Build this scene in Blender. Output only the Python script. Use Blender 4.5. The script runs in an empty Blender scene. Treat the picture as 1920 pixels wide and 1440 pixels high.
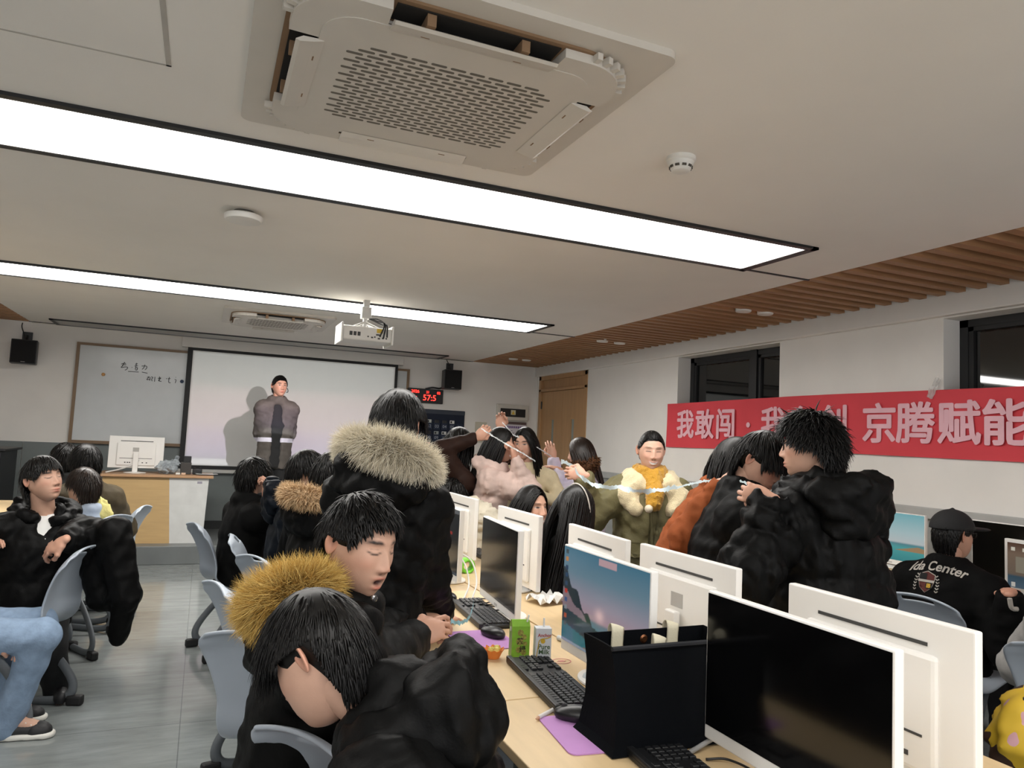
import bpy, bmesh, math, random
import numpy as np
from mathutils import Vector, Matrix, Euler
from mathutils.bvhtree import BVHTree

# ------------------------------------------------------------------ camera, world, light, exposure
SC = bpy.context.scene
COL = SC.collection
CAM_H = 1.45
FPX = 1365.13
YAW, PITCH, ROLL = 0.396698, 0.0786764, 0.0467585
_f = np.array([math.sin(YAW)*math.cos(PITCH), math.cos(YAW)*math.cos(PITCH), math.sin(PITCH)])
_r0 = np.array([math.cos(YAW), -math.sin(YAW), 0.0]); _u0 = np.cross(_r0, _f)
_R = math.cos(ROLL)*_r0 + math.sin(ROLL)*_u0
_U = -math.sin(ROLL)*_r0 + math.cos(ROLL)*_u0
cam_data = bpy.data.cameras.new('camera')
cam = bpy.data.objects.new('camera', cam_data); COL.objects.link(cam)
cam_data.sensor_width = 36.0
cam_data.lens = 36.0*FPX/1920.0
cam_data.clip_start = 0.05
cam.matrix_world = Matrix(((_R[0], _U[0], -_f[0], 0), (_R[1], _U[1], -_f[1], 0), (_R[2], _U[2], -_f[2], CAM_H), (0, 0, 0, 1)))
SC.camera = cam
world = bpy.data.worlds.new('night'); SC.world = world  # holds an added ambient fill; no back wall stands in its way
world.use_nodes = True
world.node_tree.nodes['Background'].inputs[0].default_value = (0.97, 0.98, 1.0, 1)   # even pale fill, added to brighten the ceiling through the open back
world.node_tree.nodes['Background'].inputs[1].default_value = 1.0
SC.view_settings.view_transform = 'Standard'
SC.view_settings.look = 'None'
SC.view_settings.gamma = 1.0
SC.view_settings.use_curve_mapping = False
SC.view_settings.exposure = 0.9
SC.cycles.diffuse_bounces = 8
LIGHT_STRENGTH = 7.0        # the ceiling light strips (built with the ceiling)

def at(px, py, D):
    """point seen at a photo pixel, D metres in front of the lens"""
    return np.array([0, 0, CAM_H]) + ((px-960)/FPX*_R - (py-720)/FPX*_U + _f)*D

# ------------------------------------------------------------------ materials
def lin(h):
    if isinstance(h, str):
        h = h.lstrip('#'); c = [int(h[i:i+2], 16)/255 for i in (0, 2, 4)]
    else:
        c = list(h)
    return tuple(x/12.92 if x <= .04045 else ((x+.055)/1.055)**2.4 for x in c)

MATS = {}
def mat(name, hexc=None, rough=.6, metal=0., var=.06, vscale=8., bump=0., bscale=60., emit=None, estr=1., attr=None, spec=.5, alpha=1., sheen=0., stretch=None, coat=0.):
    if name in MATS: return MATS[name]
    m = bpy.data.materials.new(name); m.use_nodes = True
    nt = m.node_tree; bs = nt.nodes['Principled BSDF']; L = nt.links
    bs.inputs['Roughness'].default_value = rough; bs.inputs['Metallic'].default_value = metal
    bs.inputs['Specular IOR Level'].default_value = spec
    if sheen: bs.inputs['Sheen Weight'].default_value = sheen; bs.inputs['Sheen Roughness'].default_value = .5
    if coat: bs.inputs['Coat Weight'].default_value = coat; bs.inputs['Coat Roughness'].default_value = .1
    if alpha < 1: bs.inputs['Alpha'].default_value = alpha
    tc = nt.nodes.new('ShaderNodeTexCoord'); vec = tc.outputs['Object']
    if stretch:
        mp = nt.nodes.new('ShaderNodeMapping'); mp.inputs['Scale'].default_value = stretch
        L.new(vec, mp.inputs[0]); vec = mp.outputs[0]
    col = None
    if attr:
        a = nt.nodes.new('ShaderNodeAttribute'); a.attribute_name = attr; col = a.outputs['Color']
    if hexc is not None or attr:
        n = nt.nodes.new('ShaderNodeTexNoise'); n.inputs['Scale'].default_value = vscale; n.inputs['Detail'].default_value = 4
        L.new(vec, n.inputs['Vector'])
        mr = nt.nodes.new('ShaderNodeMapRange'); mr.inputs[1].default_value = .3; mr.inputs[2].default_value = .7
        mr.inputs[3].default_value = 1-var; mr.inputs[4].default_value = 1+var
        L.new(n.outputs['Fac'], mr.inputs[0])
        mx = nt.nodes.new('ShaderNodeVectorMath'); mx.operation = 'MULTIPLY'
        if col is not None: L.new(col, mx.inputs[0])
        else: mx.inputs[0].default_value = lin(hexc)
        L.new(mr.outputs[0], mx.inputs[1]); L.new(mx.outputs[0], bs.inputs['Base Color'])
    if bump:
        n2 = nt.nodes.new('ShaderNodeTexNoise'); n2.inputs['Scale'].default_value = bscale; n2.inputs['Detail'].default_value = 3
        L.new(vec, n2.inputs['Vector'])
        b = nt.nodes.new('ShaderNodeBump'); b.inputs['Strength'].default_value = bump; b.inputs['Distance'].default_value = .01
        L.new(n2.outputs['Fac'], b.inputs['Height']); L.new(b.outputs[0], bs.inputs['Normal'])
    if emit:
        if emit == 'attr': L.new(col, bs.inputs['Emission Color'])
        else: bs.inputs['Emission Color'].default_value = (*lin(emit), 1)
        bs.inputs['Emission Strength'].default_value = estr
    MATS[name] = m
    return m

# ------------------------------------------------------------------ objects
def tag(o, label=None, cat=None, group=None, kind=None):
    if label: o['label'] = label
    if cat: o['category'] = cat
    if group: o['group'] = group
    if kind: o['kind'] = kind
    return o
def empty(name, loc=(0, 0, 0), rz=0., label=None, cat=None, group=None):
    o = bpy.data.objects.new(name, None); COL.objects.link(o); o.empty_display_size = .1
    o.location = loc; o.rotation_euler = (0, 0, rz)
    return tag(o, label, cat, group)
def link(name, me, m=None, parent=None, loc=None, world_space=False):
    o = bpy.data.objects.new(name, me); COL.objects.link(o)
    if m is not None:
        for mm in (m if isinstance(m, (list, tuple)) else [m]): me.materials.append(mm)
    if loc is not None: o.location = loc
    if parent is not None:
        o.parent = parent
        if world_space:
            pm = parent_matrix(parent); o.matrix_parent_inverse = pm.inverted()
    return o
def parent_matrix(p):
    m = Matrix.LocRotScale(p.location, p.rotation_euler, p.scale)
    return (parent_matrix(p.parent) @ p.matrix_parent_inverse @ m) if p.parent else m
def np_mesh(name, V, F, smooth=True, attr=None, mi=None):
    me = bpy.data.meshes.new(name)
    V = np.asarray(V, dtype=np.float32); F = np.asarray(F, dtype=np.int32)
    n = F.shape[1]
    me.vertices.add(len(V)); me.vertices.foreach_set('co', V.ravel())
    me.loops.add(F.size); me.loops.foreach_set('vertex_index', F.ravel())
    me.polygons.add(len(F)); me.polygons.foreach_set('loop_start', np.arange(0, F.size, n, dtype=np.int32))
    try: me.polygons.foreach_set('loop_total', np.full(len(F), n, dtype=np.int32))
    except Exception: pass
    me.polygons.foreach_set('use_smooth', np.full(len(F), smooth, dtype=bool))
    if mi is not None: me.polygons.foreach_set('material_index', np.asarray(mi, dtype=np.int32))
    if attr is not None:
        for k, c in attr.items():
            a = me.color_attributes.new(k, 'FLOAT_COLOR', 'POINT')
            c4 = np.ones((len(V), 4), dtype=np.float32); c4[:, :3] = c
            a.data.foreach_set('color', c4.ravel())
    me.update(calc_edges=True); me.validate()
    return me

class MB:
    """collects boxes, tubes, prisms, lathes into one mesh"""
    def __init__(s): s.b = bmesh.new()
    def box(s, lo, hi, bev=0., M=None, seg=2):
        lo = Vector(lo); hi = Vector(hi)
        r = bmesh.ops.create_cube(s.b, size=1.0)
        vs = r['verts']
        for v in vs: v.co = Vector([(lo[i]+hi[i])/2 + v.co[i]*(hi[i]-lo[i]) for i in range(3)])
        if bev:
            es = list({e for v in vs for e in v.link_edges})
            rr = bmesh.ops.bevel(s.b, geom=es, offset=bev, segments=seg, affect='EDGES', profile=.5)
            vs = list({v for f in rr['faces'] for v in f.verts} | {v for v in vs if v.is_valid})
        if M is not None: bmesh.ops.transform(s.b, matrix=M, verts=[v for v in vs if v.is_valid])
        return s
    def prism(s, pts, z0, z1, M=None):
        a = [s.b.verts.new((p[0], p[1], z0)) for p in pts]; c = [s.b.verts.new((p[0], p[1], z1)) for p in pts]
        n = len(pts)
        s.b.faces.new(a[::-1]); s.b.faces.new(c)
        for i in range(n): s.b.faces.new((a[i], a[(i+1) % n], c[(i+1) % n], c[i]))
        if M is not None: bmesh.ops.transform(s.b, matrix=M, verts=a+c)
        return s
    def tube(s, pts, r, n=10, flat=(1, 1), up=(0, 0, 1), caps=True):
        P = [Vector(p) for p in pts]; rings = []
        rr = r if isinstance(r, (list, tuple)) else [r]*len(P)
        prev = None
        for i, p in enumerate(P):
            t = (P[min(i+1, len(P)-1)] - P[max(i-1, 0)]).normalized()
            a = Vector(up) if prev is None else prev
            a = (a - t*a.dot(t))
            if a.length < 1e-4: a = Vector((1, 0, 0)) - t*t.x
            a.normalize(); prev = a; b = t.cross(a)
            rings.append([s.b.verts.new(p + (a*math.cos(2*math.pi*k/n)*flat[0] + b*math.sin(2*math.pi*k/n)*flat[1])*rr[i]) for k in range(n)])
        for i in range(len(P)-1):
            for k in range(n): s.b.faces.new((rings[i][k], rings[i][(k+1) % n], rings[i+1][(k+1) % n], rings[i+1][k]))
        if caps: s.b.faces.new(rings[0][::-1]); s.b.faces.new(rings[-1])
        return s
    def lathe(s, prof, n=32, c=(0, 0, 0), sx=1., sy=1.):
        rings = []
        for (r, z) in prof:
            rings.append([s.b.verts.new((c[0]+math.cos(2*math.pi*k/n)*r*sx, c[1]+math.sin(2*math.pi*k/n)*r*sy, c[2]+z)) for k in range(n)])
        for i in range(len(prof)-1):
            for k in range(n): s.b.faces.new((rings[i][k], rings[i][(k+1) % n], rings[i+1][(k+1) % n], rings[i+1][k]))
        s.b.faces.new(rings[0][::-1]); s.b.faces.new(rings[-1])
        return s
    def quad(s, a, b, c, d):
        s.b.faces.new([s.b.verts.new(p) for p in (a, b, c, d)]); return s
    def mesh(s, name, smooth=False, auto=None):
        bmesh.ops.remove_doubles(s.b, verts=s.b.verts, dist=1e-6)
        bmesh.ops.recalc_face_normals(s.b, faces=s.b.faces)
        me = bpy.data.meshes.new(name); s.b.to_mesh(me); s.b.free()
        if smooth or auto is not None:
            for p in me.polygons: p.use_smooth = True
            if auto is not None: me.set_sharp_from_angle(angle=math.radians(auto))
        return me
    def build(s, name, m, parent=None, smooth=False, auto=None, loc=None):
        return link(name, s.mesh(name, smooth, auto), m, parent, loc)

def spline(pts, n):
    """Catmull-Rom through points"""
    P = [np.array(p, float) for p in pts]; P = [2*P[0]-P[1]] + P + [2*P[-1]-P[-2]]
    out = []; m = len(P)-3
    for i in range(n):
        t = i/(n-1)*m; k = min(int(t), m-1); u = t-k
        a, b, c, d = P[k:k+4]
        out.append(.5*((2*b)+(-a+c)*u+(2*a-5*b+4*c-d)*u*u+(-a+3*b-3*c+d)*u**3))
    return out

def text_mesh(body, size, bold=0., align='CENTER', shear=0., extrude=0., res=3):
    c = bpy.data.curves.new('text', 'FONT'); c.body = body; c.size = size; c.align_x = align; c.align_y = 'CENTER'
    c.offset = bold; c.shear = shear; c.extrude = extrude; c.resolution_u = res
    o = bpy.data.objects.new('text', c); COL.objects.link(o)
    dg = bpy.context.evaluated_depsgraph_get(); dg.update()
    me = bpy.data.meshes.new_from_object(o.evaluated_get(dg))
    bpy.data.objects.remove(o); bpy.data.curves.remove(c)
    me.materials.clear()
    return me
def eval_mesh(o):
    dg = bpy.context.evaluated_depsgraph_get(); dg.update()
    me = bpy.data.meshes.new_from_object(o.evaluated_get(dg)); return me
def copy_tree(o, parent=None):
    c = o.copy(); COL.objects.link(c)
    if parent is not None: c.parent = parent
    for ch in list(o.children): copy_tree(ch, c)
    return c

# ------------------------------------------------------------------ implicit surfaces (smooth-blended bodies and clothes)
def nrm(v):
    v = np.asarray(v, float); n = np.linalg.norm(v); return v/n if n > 1e-9 else v
class SDF:
    def __init__(s): s.ops = []; s.lo = np.full(3, 1e9); s.hi = np.full(3, -1e9)
    def _bb(s, lo, hi):
        s.lo = np.minimum(s.lo, lo); s.hi = np.maximum(s.hi, hi)
    def cap(s, a, b, r0, r1, k=.03, flat=None, quilt=None, sub=False):
        a = np.asarray(a, float); b = np.asarray(b, float); R = max(r0, r1)+k+(quilt[1] if quilt else 0)
        lo = np.minimum(a, b)-R; hi = np.maximum(a, b)+R
        if not sub: s._bb(lo, hi)
        s.ops.append(('c', lo, hi, (a, b, r0, r1, flat, quilt), k, sub)); return s
    def ell(s, c, r, M=None, k=.03, sub=False):
        c = np.asarray(c, float); r = np.asarray(r, float); R = r.max()+k
        lo = c-R; hi = c+R
        if not sub: s._bb(lo, hi)
        s.ops.append(('e', lo, hi, (c, r, np.eye(3) if M is None else np.asarray(M, float)), k, sub)); return s
    def plane(s, p, n):
        s.ops.append(('p', None, None, (np.asarray(p, float), nrm(n)), 0, False)); return s
    def chain(s, pts, rs, k=.03, **kw):
        if np.isscalar(rs): rs = [rs]*len(pts)
        for i in range(len(pts)-1): s.cap(pts[i], pts[i+1], rs[i], rs[i+1], k, **kw)
        return s
    def mesh(s, vox, noise=None, seed=0):
        lo = s.lo-2*vox; n = np.ceil((s.hi+2*vox-lo)/vox).astype(int)+1
        D = np.full(n, .5, dtype=np.float32)
        ax = [lo[i]+vox*np.arange(n[i]) for i in range(3)]
        for typ, l, h, prm, k, sub in s.ops:
            if typ == 'p':
                p, nn = prm
                d = (ax[0]-p[0])[:, None, None]*nn[0]+(ax[1]-p[1])[None, :, None]*nn[1]+(ax[2]-p[2])[None, None, :]*nn[2]
                D = np.maximum(D, d.astype(np.float32)); continue
            i0 = np.maximum(((l-lo)/vox).astype(int)-1, 0); i1 = np.minimum(((h-lo)/vox).astype(int)+2, n)
            if (i1 <= i0).any(): continue
            sl = tuple(slice(i0[i], i1[i]) for i in range(3))
            X = ax[0][sl[0]][:, None, None]; Y = ax[1][sl[1]][None, :, None]; Z = ax[2][sl[2]][None, None, :]
            if typ == 'c':
                a, b, r0, r1, flat, quilt = prm
                ab = b-a; L2 = max(ab@ab, 1e-9)
                t = np.clip(((X-a[0])*ab[0]+(Y-a[1])*ab[1]+(Z-a[2])*ab[2])/L2, 0, 1)
                qx = X-a[0]-t*ab[0]; qy = Y-a[1]-t*ab[1]; qz = Z-a[2]-t*ab[2]
                q2 = qx*qx+qy*qy+qz*qz; sc = 1.
                if flat is not None:
                    nn, sx = flat; qn = qx*nn[0]+qy*nn[1]+qz*nn[2]
                    q2 = q2+(sx*sx-1)*qn*qn; sc = 1./sx**.5
                r = r0+(r1-r0)*t
                if quilt is not None: r = r+quilt[1]*(np.abs(np.sin(np.pi*(quilt[0]*t+(quilt[2] if len(quilt) > 2 else 0))))**.6-.7)
                d = (np.sqrt(q2)-r)*sc
            else:
                c, r, M = prm
                px = X-c[0]; py = Y-c[1]; pz = Z-c[2]
                u = (px*M[0, 0]+py*M[1, 0]+pz*M[2, 0])/r[0]; v = (px*M[0, 1]+py*M[1, 1]+pz*M[2, 1])/r[1]; w = (px*M[0, 2]+py*M[1, 2]+pz*M[2, 2])/r[2]
                k0 = np.sqrt(u*u+v*v+w*w); k1 = np.sqrt((u/r[0])**2+(v/r[1])**2+(w/r[2])**2)
                d = k0*(k0-1)/np.maximum(k1, 1e-6)
            d = d.astype(np.float32); A = D[sl]
            if sub:
                d = -d; hh = np.clip(.5-.5*(A-d)/max(k, 1e-4), 0, 1); D[sl] = A*(1-hh)+d*hh+k*hh*(1-hh)
            else:
                hh = np.clip(.5+.5*(A-d)/max(k, 1e-4), 0, 1); D[sl] = A*(1-hh)+d*hh-k*hh*(1-hh)
        S = D < 0
        if noise:
            for amp, wl in noise:
                rg = np.random.RandomState(seed+int(wl*1000))
                acc = 0
                for _ in range(4):
                    kv = rg.randn(3); kv = kv/np.linalg.norm(kv)*2*np.pi/wl*rg.uniform(.7, 1.4); kw = rg.randn(3)/wl*3
                    ph = rg.uniform(0, 6.28)
                    W = np.sin((ax[0]*kw[0])[:, None, None]+(ax[1]*kw[1])[None, :, None]+(ax[2]*kw[2])[None, None, :]+ph)
                    acc = acc+np.sin((ax[0]*kv[0])[:, None, None]+(ax[1]*kv[1])[None, :, None]+(ax[2]*kv[2])[None, None, :]+1.6*W)
                D = D+(amp*.5*acc).astype(np.float32)
            S = D < 0
        # naive surface nets
        c = S[:-1, :-1, :-1].astype(np.int8); cnt = np.zeros_like(c)
        for dx in (0, 1):
            for dy in (0, 1):
                for dz in (0, 1):
                    cnt = cnt+S[dx:n[0]-1+dx, dy:n[1]-1+dy, dz:n[2]-1+dz]
        act = (cnt > 0) & (cnt < 8)
        I = np.argwhere(act); idx = np.full(act.shape, -1, dtype=np.int32); idx[act] = np.arange(len(I))
        acc = np.zeros((len(I), 3)); num = np.zeros(len(I))
        for e0 in range(8):
            o0 = np.array([(e0 >> 2) & 1, (e0 >> 1) & 1, e0 & 1])
            for a in range(3):
                if o0[a]: continue
                o1 = o0.copy(); o1[a] = 1
                p0 = I+o0; p1 = I+o1
                d0 = D[p0[:, 0], p0[:, 1], p0[:, 2]]; d1 = D[p1[:, 0], p1[:, 1], p1[:, 2]]
                x = (d0 < 0) != (d1 < 0); t = np.where(x, d0/np.where(x, d0-d1, 1), 0)
                acc += np.where(x[:, None], p0+t[:, None]*(o1-o0), 0); num += x
        V = lo+vox*(acc/np.maximum(num, 1)[:, None])
        FS = []
        for a in range(3):
            b, c_ = (a+1) % 3, (a+2) % 3
            sA = [slice(None)]*3; sB = [slice(None)]*3
            sA[a] = slice(0, n[a]-1); sB[a] = slice(1, n[a])
            x = S[tuple(sA)] != S[tuple(sB)]
            E = np.argwhere(x); E = E[(E[:, b] > 0) & (E[:, c_] > 0) & (E[:, b] < n[b]-1) & (E[:, c_] < n[c_]-1)]
            ins = S[E[:, 0], E[:, 1], E[:, 2]]
            eb = np.zeros(3, int); eb[b] = 1; ec = np.zeros(3, int); ec[c_] = 1
            g = lambda q: idx[q[:, 0], q[:, 1], q[:, 2]]
            Q = np.stack([g(E-eb-ec), g(E-ec), g(E), g(E-eb)], 1)
            Q[~ins] = Q[~ins][:, ::-1]
            FS.append(Q)
        F = np.concatenate(FS); F = F[(F >= 0).all(1)]
        return V, F
def join_arrays(parts):
    Vs, Fs, o = [], [], 0
    for V, F in parts:
        F = np.asarray(F)
        if F.shape[1] == 3: F = np.concatenate([F, F[:, 2:3]], 1)
        Vs.append(V); Fs.append(F+o); o += len(V)
    return np.concatenate(Vs), np.concatenate(Fs)

_ICO = {}
def ico(sub):
    if sub not in _ICO:
        b = bmesh.new(); bmesh.ops.create_icosphere(b, subdivisions=sub, radius=1)
        b.verts.ensure_lookup_table()
        _ICO[sub] = (np.array([v.co[:] for v in b.verts]), np.array([[v.index for v in f.verts] for f in b.faces])); b.free()
    return _ICO[sub]
def tri_mesh(name, V, F, **k):
    return np_mesh(name, V, F, **k)
def quads_mesh(name, V, F, **k):
    """quads with possible degenerate (tri) quads"""
    F = np.asarray(F); deg = F[:, 2] == F[:, 3]
    if not deg.any(): return np_mesh(name, V, F, **k)
    T = np.concatenate([F[deg][:, :3], F[~deg][:, [0, 1, 2]], F[~deg][:, [0, 2, 3]]])
    return np_mesh(name, V, T, **k)

# ------------------------------------------------------------------ people
def frame(az, pitch=0., roll=0.):
    a, p, r = math.radians(az), math.radians(pitch), math.radians(roll)
    fw = np.array([math.sin(a)*math.cos(p), math.cos(a)*math.cos(p), math.sin(p)])
    rt = np.array([math.cos(a), -math.sin(a), 0.]); up = np.cross(rt, fw)
    return np.stack([math.cos(r)*rt-math.sin(r)*up, fw, math.sin(r)*rt+math.cos(r)*up], 1)   # columns right, forward, up
def sstep(a, b, x):
    t = np.clip((x-a)/(b-a), 0, 1); return t*t*(3-2*t)
SKIN = np.array(lin('#c9a08a'))
def head_shape(sub, mouth='closed', eyes='open', nose=1., width=1., skin=SKIN, ears=True):
    V0, F = ico(sub); x, y, z = V0.T
    lo = np.clip(-z, 0, 1); yf = np.clip(y, 0, 1)
    X = .074*np.sign(x)*np.abs(x)**.95*(1-.17*lo**1.4)*width; Z = .117*z
    Y = .094*y+.016*yf*(1-yf)+.034*lo**1.5+.03*np.clip(-y, 0, 1)*lo
    w = sstep(.12, .42, y)
    G = lambda cx, cz, sx, sz: np.exp(-((X-cx)/sx)**2-((Z-cz)/sz)**2)
    B = lambda cx, cz, sx, sz: G(cx, cz, sx, sz)+G(-cx, cz, sx, sz)
    nz = np.interp(Z, [-.047, -.040, -.031, -.023, 0, .022, .036], [0, .25, .95, 1, .55, .2, 0])
    wd = np.interp(Z, [-.045, -.03, 0, .03], [.016, .0135, .0095, .012])
    dy = .021*nose*nz*np.exp(-(X/wd)**2)+.0075*B(.0135, -.032, .0065, .007)
    dy += -.0085*B(.031, .013, .016, .011)+.0065*B(.031, .010, .0125, .0085)
    dy += .004*B(.03, .032, .022, .007)+.004*B(.045, -.018, .02, .02)+.004*G(0, -.062, .028, .02)
    dy += -.0035*G(0, .02, .006, .012)
    if mouth == 'open':
        dy += .005*G(0, -.054, .018, .0045)+.006*G(0, -.079, .014, .005)-.016*G(0, -.066, .0135, .0075)
        dy += .005*G(0, -.104, .018, .012)
    else:
        dy += .0045*G(0, -.0575, .019, .0045)+.005*G(0, -.0685, .016, .005)-.003*G(0, -.063, .024, .0018)
        dy += -.003*G(0, -.081, .02, .006)+.006*G(0, -.099, .018, .012)
    if mouth == 'smile': dy += .005*B(.042, -.03, .016, .016)
    Y = Y+dy*w
    T = np.tile(np.asarray(skin), (len(X), 1))
    def mix(mask, c):
        nonlocal T
        mk = (np.clip(mask, 0, 1)*w)[:, None]; T = T*(1-mk)+np.array(c)*mk
    mix(.35*B(.045, -.022, .02, .018)+.35*G(0, -.03, .014, .012), skin*np.array([1.08, .78, .74]))
    lipc = skin*np.array([.95, .55, .55])
    if mouth == 'open':
        mix(1.2*G(0, -.0545, .019, .004)+1.3*G(0, -.0785, .015, .0045), lipc)
        mix(1.6*G(0, -.066, .0135, .006), (.05, .015, .015))
        mix(1.1*G(0, -.061, .010, .0018), (.6, .55, .48))
    elif mouth == 'smile':
        cz = -.066+.010*(X/.024)**2
        mix(1.5*np.exp(-(X/.027)**4-((Z-cz)/.0085)**2), lipc)
        mix(1.8*np.exp(-(X/.022)**4-((Z-cz)/.005)**2), (.8, .78, .74))
    else:
        mix(1.2*G(0, -.0575, .019, .0042)+1.2*G(0, -.0685, .016, .0045), lipc)
        mix(.9*np.exp(-(X/.024)**4-((Z+.063)/.0015)**2), skin*.3)
    mix(1.3*B(.0075, -.0415, .0042, .0026), skin*.25)
    for s in (-1, 1):
        xe = X-s*.032
        mix(1.3*np.exp(-(xe/.0185)**4-((Z-.0325+.35*(np.abs(xe)-.006)**2/.02)/(.0026 if mouth == 'smile' else .0042))**2)*(.6 if mouth == 'smile' else 1), (.02, .015, .013))
        xe = X-s*.031
        if eyes == 'open':
            mix(1.8*np.exp(-(xe/.0130)**4-((Z-.0095)/.0034)**4), (.55, .50, .47))
            mix(2*np.exp(-(xe/.0072)**4-((Z-.0095)/.0045)**4), (.012, .008, .006))
            mix(1.5*np.exp(-(xe/.0150)**4-((Z-.0138+.2*xe**2/.02)/.0018)**2), (.015, .012, .01))
        else:
            mix(1.6*np.exp(-(xe/.0150)**4-((Z-.0065-(-9. if mouth == 'smile' else 16.)*xe**2-(.002 if mouth == 'smile' else -.002))/(.0026 if mouth == 'smile' else .0019))**2), (.02, .012, .01))
            mix(.5*np.exp(-(xe/.0145)**4-((Z-.0165+.35*xe**2/.02)/.0014)**2), skin*.45)
    parts = [(np.stack([X, Y, Z], 1), F)]; cols = [T]
    if ears:
        E0, EF = ico(min(sub, 4) if sub > 4 else 3)
        for s in (-1, 1):
            e = E0*np.array([.0065, .0175, .031]); e[:, 1] *= 1-.25*np.clip(-E0[:, 2], 0, 1)
            out = np.clip(E0[:, 0], 0, 1)
            e[:, 0] += .004*(np.abs(E0[:, 1])**2+.6*np.abs(E0[:, 2])**3)-.0075*out*np.exp(-(e[:, 1]/.009)**2-((e[:, 2]-.003)/.017)**2)
            a = math.radians(28); ca, sa = math.cos(a), math.sin(a)
            ex = e[:, 0]*ca-e[:, 1]*sa; ey = e[:, 0]*sa+e[:, 1]*ca
            ez = e[:, 2]+.004; ey = ey-.2*e[:, 2]*0
            parts.append((np.stack([s*(ex+.0765*width), ey-.014-.12*ez*-1, ez], 1), EF if s > 0 else EF[:, ::-1]))
            dk = np.exp(-((e[:, 1]-.003)/.006)**2-((e[:, 2]-.001)/.012)**2)*out
            cols.append(np.asarray(skin)*np.array([1.03, .86, .82])*(1-.45*dk[:, None]))
    o = 0; VV = []; FF = []
    for V, f in parts: VV.append(V); FF.append(f+o); o += len(V)
    return np.concatenate(VV), np.concatenate(FF), np.concatenate(cols)

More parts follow.
